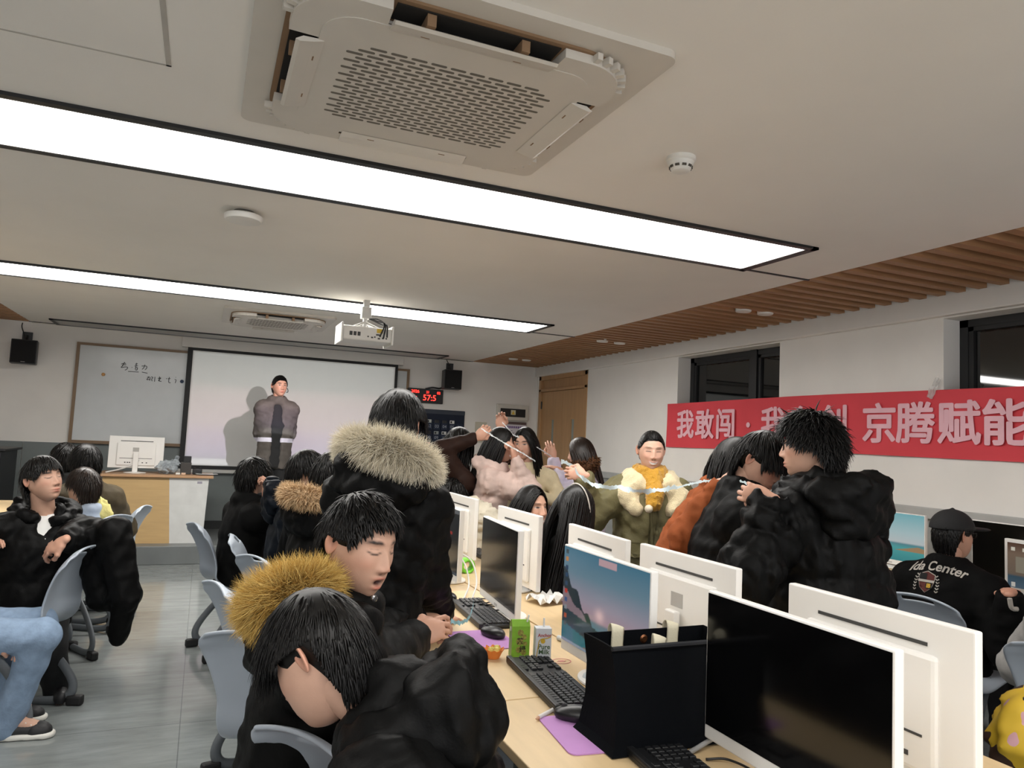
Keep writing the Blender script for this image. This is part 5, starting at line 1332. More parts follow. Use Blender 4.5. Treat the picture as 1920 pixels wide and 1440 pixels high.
# left side of the centre row
person('person with shaggy black hair, hand at the chin, seated before the white desk panel', at(474, 893, 4.9), 75, hyaw=-15, sit=True, detail=2, eyes='none', seed=7,
    arms=dict(R=dict(to=at(500, 930, 4.82), hint=-UPV+_R*.3, dir=UPV, palm=-_R, curl=.8)), jacket=dict(m='#0e0e0e', bulk=.035, collar=.06, hem=.10, rough=.8), hair=dict(style=dict(MOP, mess=.25)))
person('person in a dark navy quilted puffer jacket seated facing right beside the tan fur hood', at(573, 884, 4.4), 100, sit=True, detail=2, seed=8, jacket=dict(m='#10141a', bulk=.06, q=(4, 4, .014), rough=.4, hem=.12), hood=dict(back=.13, down=.02), hair=dict(style=MOP))
H = at(622, 892, 3.95)
R = person('person in a black coat with a tan fur-trimmed hood seated behind the standing man', H, 60, sit=True, detail=2, eyes='none', seed=9, jacket=dict(m='#0c0c0c', bulk=.05, hem=.12), hood=dict(back=.13, down=.03), hair=dict(style=dict(MOP, mess=.2)))
make_fur('fur_trim', [at(628, 925, 3.9), at(600, 936, 3.72), at(565, 930, 3.68), at(541, 927, 3.80), at(538, 915, 3.95)], [.04, .052, .055, .05, .03], 6000, .05, .0014, '#dcc29c', '#a8845c', '#7d6042', 3, R['body'], R['loc'])
H = at(745, 800, 2.62)
hl = onz(828, 1160, .775)
R = person('standing man seen from behind in a black parka with a pale fur-trimmed hood', H, 26, hyaw=8, hpitch=-6, sit=False, lean=(.13, .02), detail=1, eyes='none', seed=10, shoulder_w=.142,
    arms=dict(R=dict(to=hl, bulk=.018, hint=-UPV+_R*.05-_f*.2, dir=_R*.4+_f-UPV*.2, palm=-UPV, curl=.25), L=dict(to=onz(765, 1160, .78), hint=-UPV+_f*.5, dir=_R*.5+_f, palm=-UPV, curl=.25)),
    jacket=dict(m='#0d0d0d', bulk=.03, hem=.14, hemr=.135, rough=.5, noise=.008, q=(1.5, 5, .012)), hood=dict(back=.12, down=.06, size=(.165, .065, .10), cav=False), hair=dict(style=dict(MOP, len=(.11, .055, .06), crown=(0, -.1, .99), spike=.12, mess=.08, ears=True), N=2400, width=.0036, lift=.02), trousers='#161617')
make_fur('fur_trim', [at(652, 852, 2.72), at(658, 832, 2.55), at(700, 838, 2.40), at(752, 852, 2.38), at(795, 872, 2.44), at(812, 895, 2.58)], [.040, .050, .056, .056, .052, .030], 18000, .055, .0011, '#f4eedc', '#cfc5ae', '#a89b84', 11, R['body'], R['loc'])
H = at(672, 1020, 1.82)
R = person('boy with a mustard fur-trimmed hood talking, mouth open, looking down at the desk', H, 108, hyaw=38, hpitch=-12, hroll=-3, sit=True, lean=(.10, -.02), detail=1, mouth='open', eyes='closed', seed=12,
    arms=dict(R=dict(to=onz(842, 1178, .82), hint=-UPV-_f*.4, dir=_R*.7+_f*.35+UPV*.15, palm=-UPV*.3+_f*.4, thumb=UPV, curl=.75, pinch=.3), L=dict(to=onz(800, 1160, .80), hint=-UPV, dir=_R*.8+_f*.3, curl=.5)),
    jacket=dict(m='#0f0f0f', bulk=.045, hem=.12, collar=.085, rough=.55), hood=dict(back=.12, down=.09, size=(.15, .08, .10), cav=False), hair=dict(style=dict(SHORT, len=(.034, .024, .042), hl=.05, ears=True, crown=(.1, -.45, .85), mess=.18, spike=.06, grav=.06), N=2600, width=.0034, lift=.013))
make_fur('fur_trim', [at(616, 1098, 1.80), at(590, 1102, 1.68), at(545, 1118, 1.62), at(502, 1136, 1.66), at(486, 1142, 1.80)], [.034, .048, .055, .055, .04], 24000, .060, .0008, '#ecd084', '#b98f3e', '#7d5a26', 13, R['body'], R['loc'], droop=.1)
g = MB(); q = R['N']+R['dp']*.12-R['ax']*.03; g.lathe([(.008, -.003), (.008, .002), (.005, .004)], 16); o = g.build('snap_button', mat('snap metal', '#8f8f90', rough=.25, metal=.9), R['body']); o.location = tuple(at(702, 1122, 1.66)-R['loc']); o.rotation_euler = (math.pi/2, 0, .4)
H = at(606, 1228, 1.40)
R = person('person bent forward in a black hooded coat, black hair down, nearest the camera', H, 300, hyaw=14, hpitch=-38, hroll=4, sit=True, detail=1, eyes='none', seed=14, lean=(.15, -.02), neck_in=at(742, 1335, 1.38), twist=-5,
    arms=dict(L=dict(to=at(520, 1560, 1.35), hint=-_f-UPV*.4), R=dict(to=at(560, 1560, 1.5), hint=_f)),
    jacket=dict(m='#0e0e0e', bulk=.055, hem=.12, rough=.5, noise=.008, q=(3, 3, .018)), hood=dict(back=.10, down=.03, size=(.14, .10, .10), cav=False, rim=.032), hair=dict(style=dict(MOP, len=(.105, .025, .045), crown=(0, -.35, .93), mess=.10, grav=.10, ears=True), N=3200, width=.0030, lift=.012))

# the group near the door
SK2 = np.array(lin('#cfa48e'))
person('woman in a dark brown coat raising an arm in front of the phone chart', at(860, 834, 5.35), 85, hyaw=-25, detail=2, eyes='none', seed=20, arms=dict(R=dict(to=at(890, 822, 5.15), hint=-UPV-_R*.7, dir=UPV*.7+_R*.7, palm=_f, curl=.7), L=dict(to=at(850, 930, 5.6))), jacket=dict(m='#2a1c17', bulk=.02, hem=.18), hair=dict(style=BOB, N=1000, width=.008))
person('brown haired person mostly hidden behind the woman in the pink puffer, one hand raised', at(948, 838, 5.9), 200, detail=3, seed=21, arms=dict(R=dict(to=at(937, 806, 5.7), hint=-UPV, dir=UPV, palm=-_f, curl=.6)), jacket=dict(m='#54453c', bulk=.02), hair=dict(style=BOB, m=mat('brown hair', '#3d2417', rough=.4, var=.2), N=800, width=.008))
person('woman in a pale pink puffer jacket with long black hair, hand raised to her face', at(936, 834, 5.25), 112, hyaw=14, hpitch=-8, detail=2, seed=22, mouth='smile', arms=dict(R=dict(to=at(966, 862, 5.10), hint=-UPV+_R*.1, dir=UPV*.9-_R*.2, palm=_f*.3-_R, curl=.8), L=dict(to=at(968, 868, 5.4), hint=-UPV)),
    jacket=dict(m='#cdb5ac', bulk=.034, q=(4, 4, .016), noise=.008, rough=.75, hem=.13, flat=1.45), hood=dict(back=.09, down=.03, size=(.12, .05, .09)), hair=LH, skin=SK2, trousers='#141416', shoulder_w=.15)
R = person('woman in a beige buttoned cardigan with long straight black hair and hands on her hips', at(985, 832, 5.6), 205, hyaw=22, hpitch=-10, detail=2, seed=23, arms=dict(R=dict(to=at(966, 908, 5.5), hint=-_R-UPV*.2, dir=_R-UPV*.3, palm=_R, curl=.4), L=dict(to=at(1004, 925, 5.5), hint=_R-UPV*.2, dir=-_R-UPV*.3, palm=-_R, curl=.4)),
    jacket=dict(m='#cdbf9f', bulk=.0, hem=.0, collar=0, noise=.003, rough=.85), hair=LH, skin=SK2, trousers='#8a5b43')
b = MB()
for k in range(5):
    p = R['N']-R['ax']*(.10+.075*k)+R['dp']*(.118+.01*k); b.lathe([(.008, 0), (.008, .004)], 10, c=tuple(p-R['loc']))
b.build('buttons', BLACKM, R['body'])
H = at(1090, 850, 5.9)
R = person('woman in a lavender white jacket with a brown fur collar, turned toward the door', H, 305, hyaw=0, hpitch=-10, detail=2, eyes='none', seed=24, arms=dict(L=dict(to=at(1048, 884, 5.75), hint=-UPV-_R*.3, dir=-_R+UPV*.3, palm=-UPV), R=dict(to=at(1038, 862, 6.0), hint=-UPV, dir=UPV-_R*.3, palm=_f)),
    jacket=dict(m='#d3cbdc', bulk=.04, hem=.14, rough=.6), hair=dict(style=dict(LONG, len=(.3, .3, .36)), N=1200, width=.0085, m=BRN_HAIR), trousers='#8a5b43')
make_fur('fur_collar', [at(1072, 872, 5.75), at(1090, 878, 5.68), at(1108, 874, 5.7), at(1118, 862, 5.85)], [.035, .05, .05, .035], 900, .04, .004, '#8a5d3c', '#3f2818', '#2c1c12', 15, R['body'], R['loc'])
person('seated long haired woman in a pale pink top looking right past the monitors', at(995, 952, 4.15), 165, hyaw=-6, sit=True, detail=2, seed=25, mouth='smile', hair=LH, jacket=dict(m='#cdb6ad', bulk=.005, collar=.03, hem=.05), skin=np.array(lin('#c99d86')))
R = person('seated woman with a thin hairband and a white trimmed black jacket', at(1078, 960, 3.55), 70, hyaw=5, sit=True, detail=2, eyes='none', seed=26, jacket=dict(m='#0c0c0c', bulk=.03, hem=.08), hair=dict(LH, N=1700), skin=SK2)
c, M = R['head'], R['Mh']
MB().tube([tuple(c+M@np.array([.094*math.sin(a), .012-.01*math.cos(a), .138*math.cos(a)])-R['loc']) for a in np.linspace(-1.75, 1.75, 24)], .0035, 6).build('hairband', mat('pearl', '#c9c2b8', rough=.3), R['body'], smooth=True)
MB().tube(spline([tuple(R['N']+R['ax']*.035+(R['r2']*.085*math.cos(a)+R['dp']*.08*math.sin(a))-R['loc']) for a in np.linspace(2.6, 7., 12)], 30), .012, 8).build('white_trim', mat('white fleece', '#d6d2ca', rough=.9, bump=.3, bscale=200), R['body'], smooth=True)

# woman in olive
H = at(1221, 846, 4.5)
def pockets(R):
    for s in (-1, 1):
        c = R['P']+R['ax']*.02+R['r2']*s*.105+R['dp']*.155
        M = Matrix(np.vstack([np.column_stack([R['r2'], R['ax'], R['dp'], c]), [0, 0, 0, 1]]).tolist())
        decal(R, MB().box((-.075, -.11, 0), (.075, .05, .004)).mesh('t'), M, 'pocket', OLIVE2, .012, 3); decal(R, MB().prism([(-.08, -.01), (0, -.03), (.08, -.01), (.08, .06), (-.08, .06)], 0, .004).mesh('t'), M, 'pocket_flap', OLIVE, .024, 3)
    c = R['P']+R['ax']*.15+R['dp']*.15; M = Matrix(np.vstack([np.column_stack([R['r2'], R['ax'], R['dp'], c]), [0, 0, 0, 1]]).tolist())
    decal(R, MB().box((-.03, -.42, 0), (.03, .22, .004)).mesh('t'), M, 'placket', OLIVE2, .010, 6)
OLIVE = mat('olive cotton', '#66603f', rough=.7, var=.2, vscale=9, bump=.2, bscale=80); OLIVE2 = mat('olive cotton dark', '#5a5538', rough=.7, var=.2, vscale=9, bump=.2, bscale=80)
R = person('smiling woman in an olive green coat with cream fleece collar and mustard scarf, arms spread', H, 200, hyaw=4, hpitch=-6, detail=1, mouth='smile', eyes='closed', seed=27, hwidth=1.05, nose=.85,
    arms=dict(R=dict(to=at(1096, 896, 4.30), hint=-UPV-_R*.3, dir=-_R*.9+UPV*.15, palm=_f-UPV*.2, thumb=UPV, curl=.85), L=dict(to=at(1310, 935, 4.35), hint=-UPV+_R*.3, dir=_R*.9)),
    jacket=dict(m=OLIVE, bulk=.05, hem=.30, hemr=.17, collar=0, flat=1.25, noise=.006), hair=dict(style=dict(TIED, hl=.06), lift=.007), skin=np.array(lin('#d3a892')), trousers='#2a2b2f')
N, ax, dp, r2 = R['N'], R['ax'], R['dp'], R['r2']
S = SDF()
ring = [N+ax*(.0-.045*max(0, math.sin(a)))+r2*.12*math.cos(a)+dp*(.10 if math.sin(a) > 0 else .085)*math.sin(a) for a in np.linspace(math.radians(115), math.radians(425), 20)]
S.chain(ring, .045, .03); S.ell(N-dp*.10-ax*.05, np.array([.17, .05, .10]), np.stack([r2, dp, ax], 1), .04)
for s in (-1, 1):
    S.cap(N+r2*s*.10+dp*.08-ax*.03, N+r2*s*.17+dp*.09-ax*.10, .06, .055, .04); S.cap(N+r2*s*.17+dp*.09-ax*.10, N+r2*s*.11+dp*.145-ax*.17, .055, .045, .04); S.cap(N+r2*s*.10+dp*.03-ax*.01, N+r2*s*.20+dp*.02-ax*.06, .055, .045, .04)
V, F = S.mesh(.010, noise=[(.004, .05)], seed=4); R['child']('fleece_collar', V, F, mat('cream fleece', '#d8c9a4', rough=.95, bump=.5, bscale=150, sheen=.3))
S = SDF(); S.chain([N+ax*.045+(r2*.072*math.cos(a)+dp*.078*math.sin(a)) for a in np.linspace(0, 6.3, 20)], .034, .02); S.chain([N+ax*.005+(r2*.075*math.cos(a)+dp*.09*math.sin(a)) for a in np.linspace(0, 6.3, 20)], .034, .02)
S.chain([N+dp*.10, N+dp*.155-ax*.07+r2*.0, N+dp*.175-ax*.13+r2*.01], [.05, .05, .048], .03)
V, F = S.mesh(.010, noise=[(.005, .03)], seed=5); R['child']('scarf', V, F, mat('mustard wool', '#c08f2c', rough=.95, bump=.6, bscale=120, sheen=.3))
V, F = SDF().ell(N+dp*.225-ax*.155+r2*.05, np.array([.025, .025, .025])).mesh(.008); R['child']('pompom', V, F, mat('cream pompom', '#ded2bb', rough=.95, bump=.4, bscale=200))
pockets(R); HB7 = R
# brown jacket, black jacket with glasses, big black puffer
person('person in a rust brown jacket leaning over behind the man with glasses, long black hair', at(1376, 868, 3.55), 118, hyaw=0, hpitch=-25, lean=(.22, 0), detail=1, eyes='none', seed=28, arms=dict(R=dict(to=at(1352, 912, 3.12), hint=-UPV*.8-_R*.5, dir=_R, palm=-UPV*.5+_f, thumb=UPV, curl=.45), L=dict(to=at(1420, 930, 3.5))),
    jacket=dict(m='#86492a', bulk=.045, hem=.16, hemr=.16, rough=.85, collar=.06, noise=.007), hair=dict(style=dict(BOB, len=(.2, .2, .2)), N=2200, width=.005), trousers='#1b1b1d')
R = person('man with glasses and black fringe bowing his head beside the rust brown jacket', at(1424, 864, 3.02), 122, hyaw=28, hpitch=-30, lean=(.10, 0), detail=1, eyes='closed', seed=29, skin=np.array(lin('#cba08b')),
    arms=dict(R=dict(to=at(1452, 955, 2.85), hint=-UPV-_R*.5, dir=UPV*.8+_R*.4, palm=_R, curl=.7), L=dict(to=at(1470, 960, 3.0), hint=-UPV)), jacket=dict(m='#0d0d0d', bulk=.055, hem=.22, hemr=.16, rough=.6, noise=.006, collar=.07), hair=dict(style=dict(MOP, len=(.10, .05, .075), ears=True), N=2400, width=.0036))
glasses(R, '#8d8a86')
H = at(1522, 838, 2.72)
R = person('large man seen from behind in a black puffer jacket with tousled black hair', H, -4, hyaw=-40, hpitch=-4, lean=(.02, 0), detail=1, seed=30, shoulder_w=.165, arms=dict(L=dict(to=at(1442, 944, 2.52), hint=-UPV-_R*.2, dir=-_R*.7+UPV*.2+_f*.4, palm=_f, curl=.9), R=dict(to=at(1590, 1130, 2.85), hint=-UPV-_f*.3)),
    jacket=dict(m='#0d0d0d', bulk=.06, hem=.16, hemr=.18, q=(3.5, 3.2, .024), rough=.5, collar=.11, flat=1.2, noise=.009), hood=dict(back=.15, down=.055, size=(.165, .065, .105), cav=False, rim=.045), hair=dict(style=dict(FLUFFY, len=(.06, .045, .055), spike=.35), N=3200, width=.0034, lift=.018), trousers='#141415')
glasses(R)
# seated man in cap and varsity jacket
H = at(1786, 1004, 3.75)
R = person('seated man in a black baseball cap and varsity jacket with white lettering', H, 74, hyaw=22, sit=True, detail=1, eyes='open', seed=31, lean=(.05, 0), arms=dict(R=dict(to=at(1893, 1120, 3.35), hint=-UPV-_f*.6, dir=_f*.6+_R*.5, palm=-UPV), L=dict(to=at(1810, 1110, 4.1), hint=-UPV)),
    jacket=dict(m='#0a0a0a', bulk=.05, hem=.14, hemr=.165, rough=.8, collar=.05, noise=.004, flat=1.3), hair=dict(style=dict(MOP, len=(.04, .028, .035), ears=True), lift=.006), skin=np.array(lin('#b98d77')), trousers='#101011')
c, M = R['head'], R['Mh']
S = SDF(); S.ell(c+M@np.array([0, -.004, .035]), np.array([.094, .115, .100]), M, .01); S.plane(c+M@np.array([0, 0, .035]), -M[:, 2]); S.ell(c+M@np.array([0, -.004, .025]), np.array([.086, .107, .088]), M, .004, sub=True)
S.ell(c+M@np.array([0, .135, .035]), np.array([.078, .085, .009]), M, .006); S.ell(c+M@np.array([0, 0, .136]), np.array([.009, .009, .007]), M, .004)
V, F = S.mesh(.006); R['child']('baseball_cap', V, F, mat('cap cotton', '#151516', rough=.85, bump=.15, bscale=250))
glasses(R)
col = R['N']; MB().tube(spline([tuple(R['N']+R['ax']*.035+(R['r2']*.088*math.cos(a)+R['dp']*.085*math.sin(a))-R['loc']) for a in np.linspace(2.9, 6.6, 10)], 24), .005, 6).build('collar_stripe', mat('dark red knit', '#7a2f2c', rough=.9), R['body'], smooth=True)
def backM(dx, dz):
    p = R['P']*.35+R['N']*.65-R['dp']*.4+R['r2']*dx+R['ax']*dz; x, y, z = R['r2'], R['ax'], -R['dp']
    return Matrix(((x[0], y[0], z[0], p[0]), (x[1], y[1], z[1], p[1]), (x[2], y[2], z[2], p[2]), (0, 0, 0, 1)))
LETM = mat('white embroidery', '#a9a39b', rough=.8)
t = text_mesh('Ida Center', .066, .0012, shear=.35); b = bmesh.new(); b.from_mesh(t)
for v in b.verts: v.co.x *= .92; v.co.y += .03-1.1*v.co.x**2
b.to_mesh(t); b.free(); decal(R, t, backM(-.02, .105), 'lettering', LETM, .004, 1)
SHK = .62; SHX, SHZ = -.05, .055
sh = [(a_*SHK, b_*SHK) for a_, b_ in ((-.065, .06), (-.03, .075), (0, .088), (.03, .075), (.065, .06), (.062, .0), (.05, -.05), (0, -.09), (-.05, -.05), (-.062, 0))]
decal(R, MB().prism(sh, 0, .001).mesh('t'), backM(SHX, SHZ), 'shield_edge', LETM, .003, 2)
decal(R, MB().prism([(p[0]*.93, p[1]*.93) for p in sh], 0, .001).mesh('t'), backM(SHX, SHZ), 'shield', mat('dark red felt', '#53231f', rough=.9), .005, 2)
q = MB(); q.box((-.036, .008, 0), (0, .041, .001)); q.box((.0, -.034, 0), (.031, -.001, .001)); decal(R, q.mesh('t'), backM(SHX, SHZ), 'shield_quarters', mat('black felt', '#111112', rough=.9), .007, 2)
decal(R, MB().box((-.040, -.003, 0), (.040, .009, .001)).mesh('t'), backM(SHX, SHZ), 'shield_band', LETM, .008, 2)
decal(R, text_mesh('IB', .027, .0012), backM(SHX+.016, SHZ-.020), 'yellow_letters', mat('yellow thread', '#c39a2c', rough=.8), .009, 1)
q = MB()
for s in (-1, 1):
    for k in range(6):
        for e in (-1, 1):
            M3 = Matrix.Translation((s*(.055+.0025*k-.001*k*k), -.047+.015*k, 0)) @ Matrix.Rotation(e*.8, 4, 'Z'); q.box((-.0025, 0, 0), (.0025, .011, .001), M=M3)
decal(R, q.mesh('t'), backM(SHX, SHZ), 'laurel_leaves', LETM, .004)
MB().tube(spline([tuple(at(1893, 1122, 3.24)-R['loc']), tuple(at(1897, 1140, 3.24)-R['loc']), tuple(at(1908, 1142, 3.24)-R['loc'])], 10), .010, 6).build('cuff_mark', LETM, R['body'])
# partly hidden seated people
person('dark haired person mostly hidden behind the far monitors of the centre row', at(850, 930, 5.1), 250, sit=True, detail=3, eyes='none', seed=33, jacket=dict(m='#0f0f0f', bulk=.03), hair=dict(style=MOP))
person('person in a pale grey top seated at the right edge of the picture', np.array([3.13, 1.66, 1.13]), 85, sit=True, detail=2, eyes='none', seed=34, jacket=dict(m='#a5a3a0', bulk=.02, hem=.08), trousers='#77736d', hair=dict(style=MOP))

# ------------------------------------------------------------------ chairs
chair(-.80, 4.28, -72, 'blue grey chair at left with a black coat sleeve hanging over its back', 'chairs at the left desks')
chair(-1.10, 4.02, 98, 'blue grey chair under the person in light blue jeans', 'chairs at the left desks')
chair(-.79, 5.75, -60, 'blue grey chair under the person in the light blue shirt', 'chairs at the left desks')
chair(-.70, 6.30, -78, 'empty blue grey chair in front of the teacher desk with the tan front', 'chairs at the left desks')
chair(-1.0, 6.62, -50, 'blue grey chair under the farthest black haired person at left', 'chairs at the left desks')
chair(-.82, 5.30, -30, 'blue grey chair under the person in the olive brown jacket', 'chairs at the left desks')
chair(.40, 2.64, 42, 'empty blue grey chair nearest the camera left of the bent person, slot in its back', 'chairs left of the centre row')
chair(.42, 3.26, 75, 'empty blue grey chair behind the mustard fur hood, second from the camera', 'chairs left of the centre row')
chair(.58, 3.96, 65, 'blue grey chair under the person with the tan fur hood', 'chairs left of the centre row')
chair(.53, 4.56, 92, 'blue grey chair with its back edge behind the navy puffer jacket', 'chairs left of the centre row')
chair(.32, 5.22, 75, 'blue grey chair under the person with a hand at the chin', 'chairs left of the centre row')
chair(.53, 1.74, 60, 'blue grey chair under the boy with the mustard fur hood', 'chairs left of the centre row')
chair(.46, 1.30, 20, 'blue grey chair under the bent person nearest the camera', 'chairs left of the centre row')
chair(1.85, 3.90, -85, 'blue grey chair under the seated woman in pale pink lace', 'chairs right of the centre row')
chair(1.76, 3.24, -85, 'blue grey chair under the seated woman with the hairband', 'chairs right of the centre row')
chair(1.86, 4.75, -80, 'blue grey chair draped with a cream coat beyond the monitors', 'chairs right of the centre row')
chair(3.40, 2.50, 76, 'blue grey chair with a slot in its back under the man in the baseball cap', 'chairs at the right wall desks')
chair(3.10, 1.64, 85, 'blue grey chair at the right edge of the picture', 'chairs at the right wall desks')

# ------------------------------------------------------------------ things on the desks
Z = .7505
# navy tote bag
tb = empty('tote_bag', (1.08, 1.55, Z), label='navy canvas tote bag with cream handles standing on the desk', cat='tote bag')
NV = mat('navy canvas bag', '#07090d', rough=.95, spec=.1, var=.08, bump=.12, bscale=260)
def bagring(z, w, d, wob, n=14):
    P = []
    for (x0, y0, x1, y1) in ((-w, -d, w, -d), (w, -d, w, d), (w, d, -w, d), (-w, d, -w, -d)):
        for k in range(n):
            t = k/n; bow = wob*math.sin(math.pi*t)
            x, y = x0+(x1-x0)*t, y0+(y1-y0)*t
            nx, ny = (y1-y0), -(x1-x0); l = math.hypot(nx, ny); P.append((x-nx/l*bow, y-ny/l*bow, z))
    return P
rings = [bagring(.003, .185, .095, 0), bagring(.02, .175, .085, .004), bagring(.09, .165, .075, .008), bagring(.17, .168, .068, .006), bagring(.238, .180, .066, .002)]
b = bmesh.new(); R_ = [[b.verts.new(p) for p in r] for r in rings]; n = len(R_[0])
b.faces.new(R_[0][::-1])
for i in range(4):
    for k in range(n): b.faces.new((R_[i][k], R_[i][(k+1) % n], R_[i+1][(k+1) % n], R_[i+1][k]))
me = bpy.data.meshes.new('tmp'); b.to_mesh(me); b.free(); o = link('tmp', me); s = o.modifiers.new('s', 'SOLIDIFY'); s.thickness = .004; me = eval_mesh(o); bpy.data.objects.remove(o)
link('bag_body', me, NV, tb)
h = MB(); h.tube([(-.180, -.0695, .235)]+[(x, -.0690, .235) for x in np.linspace(-.17, .17, 8)]+[(.180, -.0695, .235)], .0055, 6); h.build('hem_stitching', mat('navy seam', '#10131a', rough=.8), tb)
CRM = mat('cream webbing', '#d3ccb4', rough=.85, bump=.2, bscale=300)
for y, sy, nm in ((-.055, 1, 'handle'), (.056, -1, 'handle')):
    for x in (-.09, .075):
        P = [(x, y, .15), (x, y, .21), (x, y+sy*.002, .246), (x+.006, y+sy*-.014, .250), (x+.008, y+sy*-.026, .240), (x+.01, y+sy*-.029, .222)] if sy < 0 else [(x+.05, y, .15), (x+.05, y, .21), (x+.05, y, .247), (x+.056, y+.012, .248), (x+.06, y+.02, .22)]
        MB().tube(spline(P, 16), .018, 8, flat=(1, .10), up=(1, 0, 0)).build(nm, CRM, tb, smooth=True)
MB().lathe([(.011, 0), (.011, .002), (.007, .005), (.003, .005)], 20).build('snap', mat('copper snap', '#6b452c', rough=.3, metal=.8), tb, loc=(-.01, .060, .215)).rotation_euler = (math.pi/2, 0, 0)
# drink cartons
gc = empty('drink_carton', (1.005, 2.235, Z), -.18, label='green drink carton with a white straw beside the lilac mouse pad', cat='drink carton')
b_ = MB(); b_.prism([(-.030, -.021), (.030, -.021), (.030, .021), (-.030, .021)], 0, .10); b_.b.verts.ensure_lookup_table()
b_.prism([(-.021, .10), (.021, .10), (.004, .118), (-.004, .118)], -.030, .030, Matrix(((0, 0, 1, 0), (1, 0, 0, 0), (0, 1, 0, 0), (0, 0, 0, 1))))
b_.build('carton', mat('leaf green card', '#7cab35', rough=.4, var=.12, vscale=40), gc)
q = MB()
for x, z, r in ((-.002, .080, .010), (.010, .066, .009), (-.004, .052, .012), (.014, .045, .007), (-.006, .026, .010), (.010, .018, .009)):
    q.lathe([(r, 0), (r, .0008)], 16, c=(0, 0, 0)); vs = q.b.verts[:] if hasattr(q.b.verts, '__getitem__') else []
    q.b.verts.ensure_lookup_table(); bmesh.ops.transform(q.b, matrix=Matrix.Translation((x, -.0212, z)) @ Matrix.Rotation(math.pi/2, 4, 'X'), verts=q.b.verts[-32:])
q.build('printed_fruit', mat('olive print', '#8a8440', rough=.5, var=.5, vscale=150), gc)
for bt, x, z, sz in (('茶', -.003, .052, .022), ('绿', .006, .026, .022)):
    o = link('print', text_mesh(bt, sz, .0006), mat('dark print', '#33301c', rough=.5), gc, (x, -.0225, z)); o.rotation_euler = (math.pi/2, 0, 0)
MB().lathe([(.008, 0), (.008, .001)], 16).build('white_badge', mat('white print', '#d9dde0'), gc, loc=(-.0304, 0, .088)).rotation_euler = (0, -math.pi/2, 0)
MB().tube([(.018, -.004, .09), (.026, -.012, .135)], .003, 8).build('straw', mat('straw white', '#dfdfdc', rough=.35), gc)
mc = empty('drink_carton', (1.055, 2.165, Z), -.25, label='white milk carton printed Pure Milk with a white straw behind the keyboard', cat='drink carton')
MB().box((-.026, -.019, 0), (.026, .019, .108), .0015).build('carton', mat('milk card', '#ccd0d6', rough=.35, var=.03), mc)
for bt, x, z, sz, mm in (('Pure', .002, .050, .021, mat('green print', '#3f5a35')), ('Milk', .002, .034, .021, MATS['green print']), ('Anchor', .003, .086, .0145, mat('red print', '#a8443a'))):
    o = link('print', text_mesh(bt, sz, .0004), mm, mc, (x, -.0198, z)); o.rotation_euler = (math.pi/2, 0, 0)
MB().lathe([(.0075, 0), (.0075, .0006)], 20).build('round_emblem', mat('gold print', '#c9a52f'), mc, loc=(-.002, -.0192, .068)).rotation_euler = (math.pi/2, 0, 0)
q = MB(); q.box((-.024, -.0197, .002), (-.008, -.0191, .018)); q.build('cow_print', mat('dark print', '#33301c', var=.6, vscale=120), mc); MB().box((-.008, -.0197, .002), (.025, -.0191, .014)).build('meadow_print', mat('meadow print', '#7d8f4a', var=.4, vscale=90), mc)
MB().tube(spline([(-.022, -.0196, .014), (-.017, -.0196, .05), (-.012, -.0196, .072), (.010, -.0196, .077), (.024, -.0196, .082)], 14), .0014, 5).build('ribbon_print', mat('gold print', '#c9a52f'), mc)
MB().tube([(.004, .004, .104), (.004, .006, .135)], .003, 8).build('straw', mat('straw white', '#dfdfdc', rough=.35), mc)
# orange cup with a snack
oc = empty('paper_cup', (.915, 2.235, Z), label='small orange scalloped paper cup holding pale yellow snacks', cat='paper cup')
b_ = bmesh.new(); rr = []
for (r, z, s) in ((.018, 0, 0), (.020, .001, 0), (.027, .018, .001), (.034, .030, .003), (.033, .030, .003), (.025, .018, .001), (.017, .003, 0)):
    rr.append([b_.verts.new(((r+s*math.cos(10*a))*math.cos(a), (r+s*math.cos(10*a))*math.sin(a), z+s*math.cos(10*a))) for a in np.linspace(0, 2*math.pi, 61)[:-1]])
for i in range(6):
    for k in range(60): b_.faces.new((rr[i][k], rr[i][(k+1) % 60], rr[i+1][(k+1) % 60], rr[i+1][k]))
b_.faces.new(rr[0][::-1]); b_.faces.new(rr[-1]); me = bpy.data.meshes.new('cup'); b_.to_mesh(me); b_.free(); link('cup', me, mat('orange paper', '#e0843a', rough=.6), oc)
for k, (x, y, z, l) in enumerate(((-.008, 0, .024, 'largest pale yellow snack piece in the orange paper cup'), (.012, .006, .026, 'pale yellow snack piece at the back of the orange paper cup'), (.004, -.012, .025, 'pale yellow snack piece at the front of the orange paper cup'))):
    V, F = SDF().ell((0, 0, 0), np.array([.012, .010, .012])).mesh(.003, noise=[(.002, .012)], seed=k); o = link('snack', quads_mesh('snack', V, F), mat('pale yellow snack', '#d9cc72', rough=.6), None, (.915+x, 2.235+y, Z+z)); tag(o, l, 'snack')
